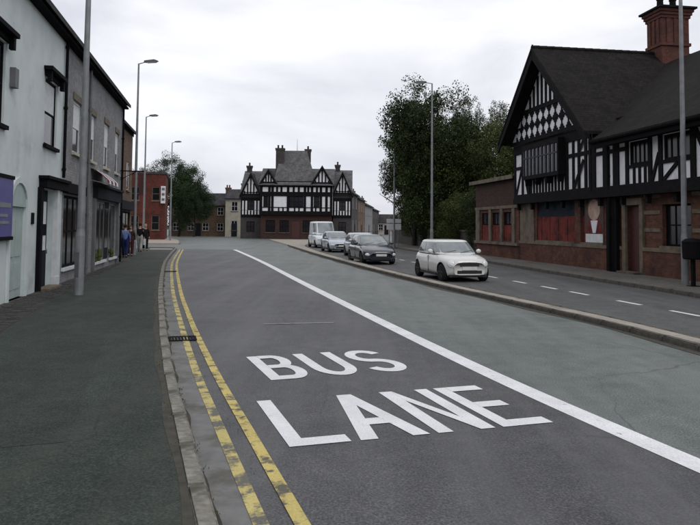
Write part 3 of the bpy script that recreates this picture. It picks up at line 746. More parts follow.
# ------------------------------------------------------------------ two darker shops beyond, set back a little
def dark_shop(label, x0, x1, ze, wallm, fascia, yy=1.0):
    dh = thing('dark_shop', label, 'house', (LF0[0], LF0[1], 0), LROT)
    w = x1 - x0
    ops = [(x0 + w * 0.16, x0 + w * 0.38, 3.9, 5.6), (x0 + w * 0.62, x0 + w * 0.84, 3.9, 5.6), (x0 + 0.4, x1 - 0.4, 0.5, 2.6)]
    wall_mesh(x0, x1, 0.1, ze, 8.0, ops, y=yy).build('wall', wallm, dh)
    for a, b, c, d in ops[:2]: window(dh, a, b, c, d, yy, 1, 2, M['white_gloss'], M['glass'], 0.07, 0.05, M['stone'])
    window(dh, x0 + 0.4, x1 - 0.4, 0.5, 2.6, yy, 4, 1, M['black'], M['glass_shop'], 0.09, 0.06, M['stone'], name='shop_window')
    MB().box(x0 + 0.1, x1 - 0.1, yy - 0.24, yy - 0.003, 2.7, 3.2).build('shop_fascia', fascia, dh)
    gable_roof(dh, x0 + 0.01, x1 + 0.1, 8.0, ze, ze + 2.4, M['slate_dark'], y=yy, over=0.3)
    gable_ends(dh, wallm, x0 + 0.02, x1 - 0.02, 8.0, ze, ze + 2.4, yy)
    gutter(dh, x0 + 0.1, x1 + 0.1, yy - 0.03, ze + 0.04, M['black'])
    chimney(dh, x1 - 0.4, yy + 4.0, ze + 2.0, ze + 3.4, 0.6, 0.9, wallm, 1)
    return dh
dark_shop('dark brick narrow shop set back beyond the grey painted house', 17.04, 22.3, 6.9, M['dark_brick'], M['fascia_blue'])
dark_shop('taller dark brown brick shop at the corner of the side road', 22.34, 28.6, 7.6, M['brown_brick'], M['door_grey'])
hs = thing('hanging_sign', 'dark red hanging sign on iron bracket at the end of grey house', 'sign', (LF0[0], LF0[1], 0), LROT)
m = MB(); m.box(16.7, 16.76, -1.05, -0.004, 4.28, 4.33); m.tube((16.73, -0.003, 3.9), (16.73, -0.7, 4.28), 0.015, n=6); m.build('bracket', M['black'], hs)
MB().box(16.705, 16.755, -1.04, -0.82, 3.2, 4.22).build('board', M['door_red'], hs)

# ------------------------------------------------------------------ half-timbered inn on the right (local x = towards the camera along its front)
RROT = -math.pi / 2 + RFA
inn = thing('timbered_inn', 'black and white half timbered inn with steep gable, brick ground floor and tall chimney', 'building', (RF0[0], RF0[1], 0), RROT)
T = M['timber']
GC, GH = -6.2, 4.15                  # gable centre and half width
ZJ, ZE, ZR = 3.42, 6.20, 10.55       # jetty, gable eave, ridge
YU = -0.35                           # upper storey stands forward of the brickwork
def timb(m, name='timber'): return m.build(name, T, inn)
def tbox(x0, x1, z0, z1, y0=YU - 0.06, y1=YU - 0.002): return timb(MB().box(x0, x1, y0, y1, z0, z1))
def tbar(a, b, w, y0=YU - 0.05, y1=YU - 0.003): return timb(MB().bar(a, b, w, y0, y1))

# ground floor brick, with openings
ops = [(-8.35, -4.15, 1.20, 3.2), (-3.62, -1.72, 1.15, 3.2), (0.02, 0.98, 0.13, 2.75), (2.3, 3.9, 1.25, 2.75)]
wall_mesh(GC - GH, 13, 0.1, ZJ, 9.0, ops, reveal=0.22).build('brick_wall', M['red_brick'], inn)
# plinth coping band and stone bands
for a, b in ((GC - GH - 0.02, -0.22), (1.2, 13)):
    m = MB(); m.box(a, b, -0.12, -0.003, 1.02, 1.16); m.build('string_course', M['stone'], inn)
    m = MB(); m.box(a, b, -0.09, -0.002, 0.1, 1.018); m.build('plinth', M['red_brick'], inn)
for z in (1.75, 2.4, 3.0):
    m = MB(); m.box(1.2, 2.2, -0.03, -0.003, z, z + 0.14); m.build('stone_band', M['stone'], inn)
    m = MB(); m.box(4.0, 13.0, -0.03, -0.003, z, z + 0.14); m.build('stone_band', M['stone'], inn)
m = MB(); m.box(GC - GH - 0.03, -8.6, -0.06, -0.003, 1.162, ZJ - 0.25); m.build('stone_pier', M['stone'], inn)
# boarded bay windows: red boards below a dark fascia
def boarded(x0, x1, z0, zm, z1, n):
    f = MB(); f.box(x0, x1, 0.05, 0.14, zm, z1); f.build('dark_fascia_board', M['fascia_blue'], inn)
    w = (x1 - x0) / n
    for i in range(n):
        b = MB(); b.box(x0 + i * w + 0.012, x0 + (i + 1) * w - 0.012, 0.05 + 0.012 * (i % 2), 0.12, z0, zm - 0.004); b.build('red_board', M['board_red'], inn)
    f = MB(); f.box(x0, x1, -0.10, 0.2, z0 - 0.08, z0 - 0.004); f.build('sill', M['stone'], inn)
boarded(-8.35, -4.15, 1.24, 2.42, 3.2, 9)
boarded(-3.62, -1.72, 1.24, 2.42, 3.2, 4)
m = MB(); m.box(-4.14, -3.63, -0.08, -0.003, 1.162, 3.2); m.build('stone_pier', M['red_brick'], inn)
# dark timber pier and drainpipe, then the doorway in its stone surround
m = MB(); m.box(-1.12, -0.36, -0.26, -0.13, 0.12, ZJ - 0.3); m.build('timber_pier', M['black_matt'], inn)
downpipe(inn, -0.7, -0.28, 0.15, 5.2, M['black'], 0.06)
m = MB(); m.box(-0.22, 0.02, -0.10, 0.1, 0.12, 2.78).box(0.98, 1.2, -0.10, 0.1, 0.12, 2.78).box(-0.22, 1.2, -0.12, 0.1, 2.782, 3.05); m.build('door_surround', M['stone'], inn)
m = MB(); m.box(0.03, 0.97, 0.12, 0.18, 0.14, 2.74); dd = m.build('door', M['door_red'], inn)
m = MB(); m.box(0.85, 0.89, 0.06, 0.12, 1.05, 1.2); m.build('handle', M['chrome'], dd)
m = MB(); m.box(-0.1, 1.1, -0.42, 0.0, 0.12, 0.2); m.build('doorstep', M['stone'], inn)
window(inn, 2.3, 3.9, 1.25, 2.75, 0, 3, 2, M['black'], M['glass_dark'], 0.07, 0.05, M['stone'], reveal=0.2)

# jetty beam and brackets under the upper storey
timb(MB().box(GC - GH - 0.05, 13, YU - 0.09, 0.02, ZJ - 0.28, ZJ), 'jetty_beam')
for i in range(12):
    x = GC - GH + 0.15 + i * 1.7
    if x < 12.5: timb(MB().box(x, x + 0.16, -0.30, -0.13, ZJ - 0.62, ZJ - 0.282), 'bracket')

# upper storey plaster: gable wing then the lower range
WX0, WX1 = GC - GH, GC + GH
ops = [(-8.35, -4.45, 4.45, 6.0), ]
wall_mesh(WX0, WX1, ZJ, ZE + 0.3, 8.0, ops, y=YU, reveal=0.15).build('plaster_wall', M['plaster'], inn)
wops = [(0.75, 2.0, 4.30, 5.2), (2.9, 4.4, 4.30, 5.2), (6.4, 8.2, 4.3, 5.2)]
wall_mesh(WX1 + 0.01, 13, ZJ, 5.72, 8.0, wops, y=YU + 0.02, reveal=0.15).build('plaster_wall', M['plaster'], inn)

# wing: rails, studs and small panels
tbox(WX0, WX1, ZJ, ZJ + 0.20); tbox(WX0, WX1, ZE - 0.42, ZE + 0.06, YU - 0.08)
tbox(WX0, -8.36, 4.96, 5.12); tbox(-4.44, WX1, 5.05, 5.22)
for x in (WX0, -9.35, -8.55): tbox(x, x + 0.2, ZJ + 0.201, ZE - 0.421, YU - 0.058)
tbar((-10.1, 3.62), (-9.4, 4.95), 0.16); tbar((-9.12, 4.95), (-8.58, 3.65), 0.16)
# oriel window standing forward, dark leaded lights with pale bars
OY = YU - 0.42
orl = MB(); orl.box(-8.45, -4.35, OY, YU - 0.004, 4.32, 4.50).box(-8.45, -4.35, OY, YU - 0.004, 5.82, 6.06).box(-8.45, -8.32, OY, YU - 0.004, 4.502, 5.818).box(-4.48, -4.35, OY, YU - 0.004, 4.502, 5.818)
oo = orl.build('oriel_window', T, inn)
nl = 9; lw = (8.32 - 4.48) / nl
for i in range(nl):
    x = -8.32 + i * lw
    b = MB(); b.box(x + 0.09, x + lw - 0.005, OY + 0.05, OY + 0.062, 4.51, 5.81); b.build('leaded_light', M['glass_dark'], oo)
    b = MB(); b.box(x - 0.035, x + 0.085, OY + 0.01, OY + 0.07, 4.502, 5.818); b.build('mullion', M['mullion'], oo)
b = MB(); b.box(-8.32, -4.48, OY + 0.012, OY + 0.05, 5.36, 5.42); b.build('transom', M['mullion'], oo)
# studs under the oriel and brackets that carry it
for i in range(12):
    x = -8.25 + i * 0.345; tbox(x, x + 0.135, ZJ + 0.201, 4.318, YU - 0.055)
for i in range(4):
    x = -8.2 + i * 1.2; timb(MB().prism([(x, 4.31), (x + 0.16, 4.31), (x + 0.08, 4.0)], OY + 0.05, YU - 0.06), 'bracket')
# tall panels to the right of the oriel
for x, w in ((-4.30, 0.16), (-3.72, 0.16), (-3.22, 0.18), (-2.62, 0.20), (-2.25, 0.20)): tbox(x, x + w, ZJ + 0.201, ZE - 0.421, YU - 0.057)
tbar((-3.55, 3.66), (-2.64, 4.85), 0.19, YU - 0.075, YU - 0.059)
tbar((-3.04, 5.3), (-2.4, 5.95), 0.18, YU - 0.075, YU - 0.059)

# lower range: posts, rails, braces, windows
Y2 = YU + 0.02
def rbox(x0, x1, z0, z1): return timb(MB().box(x0, x1, Y2 - 0.06, Y2 - 0.002, z0, z1))
rbox(WX1 + 0.02, 13, ZJ, ZJ + 0.16); rbox(WX1 + 0.02, 13, 5.22, 5.71); rbox(WX1 + 0.02, 0.70, 4.90, 5.06)
for x, w in ((-2.03, 0.30), (-1.12, 0.34), (-0.35, 0.42), (0.55, 0.2), (2.05, 0.22), (2.68, 0.22), (4.44, 0.26), (5.3, 0.22), (6.15, 0.24), (8.22, 0.26), (9.4, 0.24), (10.6, 0.24)):
    timb(MB().box(x, x + w, Y2 - 0.058, Y2 - 0.003, ZJ + 0.161, 5.219))
for a, b in ((0.72, 2.04), (2.88, 4.43), (6.38, 8.21)): timb(MB().box(a, b, Y2 - 0.058, Y2 - 0.003, 4.18, 4.298))
for i in range(3): timb(MB().box(1.06 + i * 0.36, 1.18 + i * 0.36, Y2 - 0.055, Y2 - 0.003, ZJ + 0.161, 4.179))
timb(MB().bar((2.95, 3.6), (3.75, 4.16), 0.14, Y2 - 0.055, Y2 - 0.003)); timb(MB().box(3.8, 3.94, Y2 - 0.055, Y2 - 0.003, ZJ + 0.161, 4.179))
timb(MB().bar((2.27, 3.6), (2.7, 4.6), 0.15, Y2 - 0.055, Y2 - 0.003)); timb(MB().bar((4.7, 5.2), (5.35, 4.0), 0.18, Y2 - 0.055, Y2 - 0.003))
for a, b, c, d in wops: window(inn, a, b, c, d, Y2, 4, 1, T, M['glass_dark'], 0.08, 0.06, None, reveal=0.1)

# gable triangle: plaster, upright studs above, cusped panels below
YG = YU - 0.10
k = 0.93          # roof pitch
zed = lambda x: ZR - 0.12 - k * abs(x - GC)
m = MB(); gb = ZE + 0.07
m.prism([(GC - (zed(GC) - gb) / k, gb), (GC + (zed(GC) - gb) / k, gb), (GC, zed(GC))], YG, YG + 0.12); m.build('gable_plaster', M['plaster'], inn)
def gbox(x0, x1, z0, z1, y0=YG - 0.05): return timb(MB().box(x0, x1, y0, YG - 0.002, z0, z1))
ZM = 7.78
half = lambda z: (zed(GC) - z) / k
gbox(GC - half(gb) + .1, GC + half(gb) - .1, gb, gb + 0.2, YG - 0.08)
gbox(GC - half(ZM) + .05, GC + half(ZM) - .05, ZM, ZM + 0.22, YG - 0.08)
for i in range(-4, 5):
    x = GC + i * 0.46
    if zed(abs(x - GC) + GC + 0.09) > ZM + 0.45: gbox(x - 0.085, x + 0.085, ZM + 0.221, zed(abs(x - GC) + GC + 0.09))
# cusped panels: black quarter discs in every corner leave white four-pointed figures
cw = 0.66; zb0 = gb + 0.2; chh = (ZM - zb0) / 2
def cusp_mesh():
    m = MB()
    for sx_, sz_ in ((1, 1), (-1, 1), (-1, -1), (1, -1)):
        cx, cz = sx_ * cw / 2, sz_ * chh / 2
        pts = [(cx, cz)]
        for q in range(7):
            a = R(90 * q / 6); rr = (0.255 if q % 3 else 0.185)
            pts.append((cx - sx_ * rr * math.cos(a), cz - sz_ * rr * math.sin(a)))
        m.prism(pts, -0.035, 0)
    return m
for row in range(2):
    zc = zb0 + chh * (row + 0.5)
    for i in range(-5, 6):
        x = GC + (i + (0.0)) * cw
        if zed(abs(x - GC) + GC + cw * 0.35) < zc + chh * 0.2: continue
        o = cusp_mesh().build('cusped_brace', T, inn); o.location = (x, YG - 0.004, zc); o['kind'] = 'stuff'
        if i > -5: gbox(x - cw / 2 - 0.035, x - cw / 2 + 0.035, zc - chh / 2 + .005, min(zc + chh / 2 - .005, zed(abs(x - cw / 2 - GC) + GC)), YG - 0.045)
    if row: gbox(GC - half(zb0 + chh) + .1, GC + half(zb0 + chh) - .1, zb0 + chh - 0.04, zb0 + chh + 0.04, YG - 0.055)

MB().box(WX1 + 0.002, WX1 + 0.06, YU + 0.03, 7.9, 5.73, ZE + 0.3).build('tile_hung_cheek', M['roof_tile_x'], inn)
# bargeboards, soffit, roof of the wing (ridge runs back from the street)
YB = -1.2
def barge(sgn):
    oh = 1.0 if sgn > 0 else 0.35
    xo = GC + sgn * (GH + oh); zo = ZR - k * (GH + oh)
    m = MB(); m.prism([(GC, ZR + 0.06), (xo, zo + 0.06), (xo, zo - 0.42), (GC, ZR - 0.44)], YB, YB + 0.08)
    return timb(m, 'bargeboard')
barge(1); barge(-1)
def roof_slab(sgn):
    oh = 1.0 if sgn > 0 else 0.35
    xo = GC + sgn * (GH + oh); zo = ZR - k * (GH + oh)
    m = MB(); m.prism([(GC, ZR), (xo, zo), (xo, zo + 0.13), (GC, ZR + 0.16)], YB - 0.03, 16.0)
    return m.build('roof', M['roof_tile'], inn)
roof_slab(1); roof_slab(-1)
m = MB()
for i in range(42): m.tube((GC, YB + i * 0.4, ZR + 0.13), (GC, YB + i * 0.4 + 0.39, ZR + 0.145), 0.12, n=8)
rt = m.build('ridge_tiles', M['roof_tile'], inn); rt['kind'] = 'stuff'
m = MB(); m.tube((GC, YB + 0.04, ZR - 0.5), (GC, YB + 0.04, ZR + 0.28), 0.06, 0.04, n=8); timb(m, 'finial')
# back part of the wing
m = MB(); m.box(WX0 + 0.1, WX1 - 0.1, 8.0, 15.8, 0.1, ZE); m.build('rear_wall', M['red_brick'], inn)
# roof of the lower range, ridge parallel with the street
def xprism(prof, x0, x1):
    """profile in y-z swept along x"""
    m = MB(); n = len(prof)
    m.v += [(x0, a, b) for a, b in prof] + [(x1, a, b) for a, b in prof]
    m.f += [tuple(range(n))[::-1], tuple(range(n, 2 * n))] + [(i, (i + 1) % n, n + (i + 1) % n, n + i) for i in range(n)]
    return m
kr = (10.0 - 5.34) / 6.7; zm_ = 5.34 + kr * 1.55
xprism([(-0.95, 5.34), (0.598, zm_ - 0.001), (0.598, zm_ + 0.149), (-0.95, 5.49)], WX1 + 0.98, 13.4).build('roof', M['roof_tile_x'], inn)
xprism([(0.6, zm_), (5.75, 10.0), (5.75, 10.15), (0.6, zm_ + 0.15)], GC + 0.3, 13.4).build('roof', M['roof_tile_x'], inn)
xprism([(5.752, 10.0), (12.2, 5.3), (12.2, 5.45), (5.752, 10.15)], GC + 0.3, 13.4).build('roof', M['roof_tile_x'], inn)
gutter(inn, WX1 + 1.02, 13.4, -0.92, 5.44, M['black'])
# chimney stack with corbelled cap
m = MB(); cx, cy = GC + 0.1, 6.05
m.box(cx - 0.62, cx + 0.62, cy - 0.74, cy + 0.74, 9.2, 12.6)
for i, (e, z) in enumerate(((0.06, 12.35), (0.12, 12.5), (0.18, 12.65))): m.box(cx - 0.62 - e, cx + 0.62 + e, cy - 0.74 - e, cy + 0.74 + e, z, z + 0.148)
m.box(cx - 0.69, cx + 0.69, cy - 0.81, cy + 0.81, 10.95, 11.1)
st_ = m.build('chimney', M['red_brick_b'], inn)
for dy in (-0.4, 0, 0.4):
    MB().box(cx - 0.67, cx - 0.622, cy + dy - 0.1, cy + dy + 0.1, 11.12, 12.33).build('brick_pilaster', M['red_brick_b'], st_)
    MB().box(cx + 0.622, cx + 0.67, cy + dy - 0.1, cy + dy + 0.1, 11.12, 12.33).build('brick_pilaster', M['red_brick_b'], st_)
for dx in (-0.35, 0, 0.35): MB().box(cx + dx - 0.09, cx + dx + 0.09, cy - 0.79, cy - 0.742, 11.12, 12.33).build('brick_pilaster', M['red_brick_b'], st_)
MB().box(cx - 0.92, cx + 0.92, cy - 1.02, cy + 1.02, 12.80, 12.90).build('cap_slab', M['timber'], st_)
for dy in (-0.4, 0.3): MB().lathe([(0.17, 0), (0.15, 0.5), (0.18, 0.53), (0.18, 0.62)], (cx, cy + dy, 12.902), n=12).build('chimney_pot', M['black_matt'], st_)

# poster on the front
po = thing('poster', 'tall poster of pale figure with white foot strip on inn front', 'poster', (RF0[0], RF0[1], 0), RROT)
MB().box(-3.32, -1.72, -0.02, 0.03, 1.22, 3.22).build('poster_board', M['door_red'], po)
ell = lambda cx_, cz_, rx_, rz_, a0=0, a1=360, n_=20: [(cx_ + rx_ * math.cos(R(a0 + (a1 - a0) * i_ / n_)), cz_ + rz_ * math.sin(R(a0 + (a1 - a0) * i_ / n_))) for i_ in range(n_ + (0 if a1 - a0 == 360 else 1))]
PF = rough_mat('poster_face_print', (0.34, 0.21, 0.165), (0.52, 0.36, 0.29), 3.5, 0.6, 20, 0.05)
PD = rough_mat('poster_dark_print', (0.030, 0.010, 0.010), (0.075, 0.024, 0.022), 4, 0.6, 20, 0.05)
MB().prism([(-3.28, 1.64), (-1.76, 1.64), (-1.76, 3.18), (-3.28, 3.18)], -0.023, -0.0205).build('poster_background', PD, po)
MB().prism(ell(-2.5, 2.72, 0.70, 0.44), -0.027, -0.0235).build('poster_hair', M['brown_brick'], po)
MB().prism(ell(-2.5, 2.66, 0.50, 0.46), -0.0375, -0.034).build('poster_face', PF, po)
MB().prism([(-3.2, 1.64), (-3.1, 2.0), (-2.8, 2.3), (-2.2, 2.3), (-1.9, 2.0), (-1.84, 1.64)], -0.031, -0.0275).build('poster_coat', M['board_red'], po)
MB().prism([(-2.62, 1.66), (-2.8, 2.2), (-2.2, 2.2), (-2.38, 1.66)], -0.0335, -0.0312).build('poster_collar', M['plaster'], po)
MB().box(-3.24, -1.80, -0.034, -0.021, 1.25, 1.62).build('poster_strip', M['white_gloss'], po)

# ------------------------------------------------------------------ low stone annexe next to the inn
an = thing('stone_annexe', 'low flat roofed stone and brick annexe with red boarded windows', 'building', (RF0[0], RF0[1], 0), RROT)
AX0, AX1 = -17.2, -10.42
ops = [(-16.3, -14.9, 1.1, 2.75), (-14.5, -13.1, 1.1, 2.75), (-12.7, -11.3, 1.1, 2.75)]
wall_mesh(AX0, AX1, 0.1, 4.55, 7.0, ops, y=-0.1, reveal=0.2).build('wall', M['red_brick'], an)
MB().box(AX0 - 0.1, AX1 - 0.003, -0.24, -0.103, 0.86, 1.02).build('string_course', M['stone'], an)
MB().box(AX0 - 0.1, AX1 - 0.003, -0.2, -0.103, 2.95, 3.12).build('string_course', M['stone'], an)
for x in (AX0 - 0.0, -14.88, -13.08, -11.28): MB().box(x, x + (0.38 if x > AX0 else 0.7), -0.18, -0.104, 1.022, 2.948).build('stone_pier', M['stone'], an)
for a, b, c, d in ops:
    for i in range(4):
        w = (b - a) / 4; MB().box(a + i * w + 0.01, a + (i + 1) * w - 0.01, -0.04 + 0.01 * (i % 2), 0.0, c, 2.0).build('red_board', M['board_red'], an)
    window(an, a, b, 2.02, d, -0.1, 2, 1, M['black'], M['glass_dark'], 0.06, 0.05, None, reveal=0.12)
MB().box(AX0 - 0.02, AX1 - 0.003, -0.16, -0.103, 3.122, 4.548).build('frieze', M['brown_dark'], an)
MB().box(AX0 - 0.25, AX1 - 0.003, -0.45, 7.2, 4.552, 4.72).build('flat_roof', M['timber'], an)
MB().box(AX0 - 0.3, AX1 - 0.003, -0.52, -0.452, 4.56, 4.78).build('roof_edge', M['stone'], an)

# black post-mounted litter bin at the kerb side
lb = thing('litter_bin', 'black metal litter bin on a post beside the brick wall', 'bin', (10.52, 20.9, 0.12), R(-80))
MB().box(-0.05, 0.05, -0.05, 0.05, 0, 0.9).box(-0.14, 0.14, -0.14, 0.14, 0, 0.02).build('post', M['black_matt'], lb)
m = MB(); m.lathe([(0.26, 0.82), (0.29, 0.86), (0.31, 1.30), (0.30, 1.33)], n=18); m.build('drum', M['black_matt'], lb, smooth=False)
m = MB(); m.lathe([(0.32, 1.331), (0.32, 1.36), (0.22, 1.44), (0.05, 1.47)], n=18); m.build('lid', M['black_matt'], lb)

# ------------------------------------------------------------------ street lamps
def lamp(loc, h, rz, label, arm=0.9, lean=(0, 0), mat=None, group='street lamps'):
    t = thing('street_lamp', label, 'street lamp', loc, rz, group)
    t.rotation_euler = (lean[0], lean[1], rz)
    mt = mat or M['galv']
    m = MB(); m.tube((0, 0, -0.05), (0, 0, 1.45), 0.115, 0.115, 14); m.tube((0, 0, 1.451), (0, 0, 1.62), 0.115, 0.092, 14); m.tube((0, 0, 1.621), (0, 0, h), 0.092, 0.048, 14)
    m.build('column', mt, t, smooth=False)
    MB().box(-0.055, 0.055, -0.122, -0.10, 0.45, 1.05).build('access_door', M['galv_dark'], t)
    m = MB(); m.tube((0, 0, h - 0.02), (arm * 0.55, 0, h + 0.08), 0.03, 0.026, 8); m.build('bracket_arm', mt, t)
    m = MB(); m.prism([(arm * 0.4, h + 0.06), (arm * 0.45, h + 0.15), (arm + 0.1, h + 0.19), (arm + 0.28, h + 0.13), (arm + 0.28, h + 0.07), (arm * 0.45, h + 0.04)], -0.11, 0.11)
    ln = m.build('lantern', M['galv_dark'], t)
    MB().box(arm * 0.6, arm + 0.2, -0.085, 0.085, h + 0.01, h + 0.05).build('lens', M['lens'], ln)
    return t
lamp((-6.66, 16.85, 0.12), 11.2, R(-14), 'tall grey lamp column standing beside the sett strip at the grey house', lean=(0, R(0.3)))
lamp((-12.25, 38.8, 0.12), 11.0, R(-12), 'grey lamp column on the pavement past the dark narrow shop')
lamp((-17.4, 57.5, 0.0), 11.0, R(-12), 'slim grey lamp column at the side road mouth', arm=0.8)
lamp((-19.75, 75.0, 0.12), 10.8, R(-12), 'distant lamp column in front of the red brick building', arm=0.8)
lamp((10.62, 21.6, 0.12), 11.2, R(171), 'tall grey lamp column next to the black litter bin')
lamp((5.70, 47.3, 0.12), 11.8, R(171), 'grey lamp column in front of the dense trees, behind the cream car')
lamp((3.75, 57.5, 0.12), 11.2, R(171), 'lamp column at the left edge of the dense trees', arm=0.6)

# ------------------------------------------------------------------ vehicles (local x forward, y left, z up)
def car(name, label, cat, loc, heading, paint, L, W, H, zb, hood0, hood1, cowl, tail, belt, base, roof, wb, wr, tumble=0.80, style='hatch', group=None, round_lamps=False):
    """zb sill height, hood0/hood1 bonnet height at nose/cowl, cowl = x of cowl, tail = boot height, base=(front,rear) of the glasshouse at the belt, roof=(front,rear) at the top"""
    t = thing(name, label, cat, loc, math.atan2(heading[1], heading[0]), group)
    hw = W / 2; xf, xr = L / 2, -L / 2
    N = 30; st = []
    for i in range(N + 1):
        u = i / N; u = 0.5 - 0.5 * math.cos(math.pi * u)          # denser at the ends
        x = xr + (xf - xr) * u
        e = abs(2 * u - 1)
        w = hw * (1 - e ** 9) ** (1 / 3.2) if e < 1 else 0
        w = max(w, hw * 0.66)
        if x > cowl:
            q = (x - cowl) / (xf - cowl); zt = hood1 + (hood0 - hood1) * q ** 1.5
            zt -= 0.10 * max(0, (q - 0.9) / 0.1) ** 2
        elif x < base[1] + 0.05:
            q = (base[1] + 0.05 - x) / max(0.01, base[1] + 0.05 - xr); zt = belt + (tail - belt) * q; zt -= 0.06 * max(0, (q - 0.85) / 0.15) ** 2
        else:
            zt = hood1 + (belt - hood1) * min(1, (cowl - x) / 0.6)
        zz = zb + 0.05 * max(0, (e - 0.85) / 0.15)
        h_ = zt - zz
        half = [(0, zt + 0.015), (0.45 * w, zt + 0.01), (0.78 * w, zt - 0.015), (0.92 * w, zt - 0.07), (0.985 * w, zt - 0.19 * h_ - 0.05), (w, zz + 0.5 * h_), (0.985 * w, zz + 0.22 * h_), (0.93 * w, zz + 0.02), (0.6 * w, zz)]
        sec = half + [(-a, b) for a, b in half[::-1] if a > 0]
        st.append([(x, a, b) for a, b in sec])
    m = MB(); ns = len(st[0])
    for s_ in st: m.v += s_
    for i in range(N):
        for j in range(ns):
            k2 = (j + 1) % ns
            m.f.append((i * ns + j, i * ns + k2, (i + 1) * ns + k2, (i + 1) * ns + j))
    m.f.append(tuple(range(ns))); m.f.append(tuple(N * ns + j for j in range(ns))[::-1])
    body = m.build('body', paint, t, smooth=True)
    # cut real wheel arches into the shell
    cut = MB()
    for wx in (wb / 2, -wb / 2):
        for sy in (-1, 1):
            y0, y1 = sy * (hw - 0.26), sy * (hw + 0.1)
            cut.tube((wx, y0, wr + 0.01), (wx, y1, wr + 0.01), wr + 0.055, n=22)
    co = cut.build('arch_cutter', None)
    co.parent = t
    md = body.modifiers.new('arches', 'BOOLEAN'); md.object = co; md.operation = 'DIFFERENCE'; md.solver = 'EXACT'
    # glasshouse: superellipse rings
    pw = 4.5; zbelt = belt - 0.03; zt_ = H - 0.05
    def ring(tt, grow=0.0):
        cur = math.sin(tt * math.pi / 2) * 0.3 + tt * 0.7
        f_, r_ = base[0] + (roof[0] - base[0]) * tt, base[1] + (roof[1] - base[1]) * tt
        ww = hw * (0.93 + (tumble - 0.93) * (0.35 * tt + 0.65 * tt * tt))
        return (f_ + r_) / 2, (f_ - r_) / 2 + grow, ww + grow, zbelt + (zt_ - zbelt) * tt
    def pt(tt, th, grow=0.0):
        c, a, w, z = ring(tt, grow); ct, sn = math.cos(th), math.sin(th)
        return (c + a * math.copysign(abs(ct) ** (2 / pw), ct), w * math.copysign(abs(sn) ** (2 / pw), sn), z)
    m = MB(); na = 48; nt_ = 8
    rows = [[pt(i / nt_, 2 * math.pi * j / na) for j in range(na)] for i in range(nt_ + 1)]
    c, a, w, z = ring(1.0)
    for sc, dz in ((0.93, 0.028), (0.8, 0.043), (0.5, 0.05), (0.15, 0.052)):
        rows.append([(c + (p[0] - c) * sc, p[1] * sc, z + dz) for p in rows[nt_]])
    for rw in rows: m.v += rw
    for i in range(len(rows) - 1):
        for j in range(na):
            k2 = (j + 1) % na
            m.f.append((i * na + j, i * na + k2, (i + 1) * na + k2, (i + 1) * na + j))
    m.f.append(tuple((len(rows) - 1) * na + j for j in range(na)))
    m.build('cabin', paint, t, smooth=True)
    def pane(nm, kind, u0, u1, t0, t1, sgn=1, gm=None):
        p = MB(); nu, nv = 10, 6; gr = 0.010
        for i in range(nv + 1):
            tt = t0 + (t1 - t0) * i / nv; c, a, w, z = ring(tt, gr)
            for j in range(nu + 1):
                u = u0 + (u1 - u0) * j / nu
                if kind == 'end': p.v.append((c + sgn * a * (1 - abs(u) ** pw) ** (1 / pw), w * u, z))
                else: p.v.append((c + a * u, sgn * w * (1 - abs(u) ** pw) ** (1 / pw), z))
        for i in range(nv):
            for j in range(nu):
                q = (i * (nu + 1) + j, i * (nu + 1) + j + 1, (i + 1) * (nu + 1) + j + 1, (i + 1) * (nu + 1) + j)
                p.f.append(q if (kind == 'end') == (sgn > 0) else q[::-1])
        return p.build(nm, gm or M['car_glass'], t, smooth=True)
    pane('windscreen', 'end', -0.86, 0.86, 0.12, 0.93, 1); 
    if style != 'van': pane('rear_window', 'end', -0.84, 0.84, 0.2, 0.9, -1)
    for sg in (1, -1):
        if style == 'van': pane('side_window', 'side', 0.42, 0.86, 0.2, 0.9, sg)
        else:
            pane('side_window', 'side', 0.04, 0.84, 0.14, 0.9, sg); pane('side_window', 'side', -0.84, -0.03, 0.14, 0.9, sg)
    # wheels
    tm = MB(); pr = [(wr * 0.66, -0.10), (wr * 0.93, -0.10), (wr, -0.07), (wr, 0.07), (wr * 0.93, 0.10), (wr * 0.66, 0.10)]
    tm.lathe(pr, axis='y', n=26)
    rm = MB(); rm.lathe([(wr * 0.64, 0.03), (wr * 0.64, 0.095), (wr * 0.56, 0.085), (wr * 0.5, 0.05), (0.06, 0.06), (0.05, 0.09)], axis='y', n=20)
    for q in range(5):
        a = 2 * math.pi * q / 5; rm.tube((0.05 * math.sin(a), 0.075, 0.05 * math.cos(a)), (wr * 0.6 * math.sin(a), 0.08, wr * 0.6 * math.cos(a)), 0.028, 0.022, 6)
    tme = rme = None
    for wx in (wb / 2, -wb / 2):
        for sy in (1, -1):
            if tme is None:
                w_ = tm.build('wheel', M['rubber'], t, smooth=True); tme = w_.data
                r2 = rm.build('rim', M['alloy'], w_); rme = r2.data
            else:
                w_ = share('wheel', tme, t); r2 = share('rim', rme, w_)
            w_.location = (wx, sy * (hw - 0.115), wr)
            if sy < 0: w_.rotation_euler = (0, 0, math.pi)
    # front end
    fx = xf
    m = MB()
    for i in range(9):
        y0 = -hw * 0.52 + hw * 1.04 * i / 9
        y1 = -hw * 0.52 + hw * 1.04 * (i + 1) / 9
        m.box(fx - 0.06, fx + 0.012, y0, y1, zb + 0.10, zb + 0.20)
    m.build('lower_intake', M['trim'], t)
    MB().box(fx - 0.08, fx + 0.016, -hw * 0.40, hw * 0.40, hood0 - 0.22, hood0 - 0.10).build('grille', M['trim'], t)
    MB().box(fx - 0.05, fx + 0.03, -0.26, 0.26, zb + 0.215, zb + 0.325).build('number_plate', M['plate'], t)
    MB().box(xr - 0.02, xr + 0.06, -0.26, 0.26, zb + 0.34, zb + 0.45).build('number_plate', M['plate'], t)
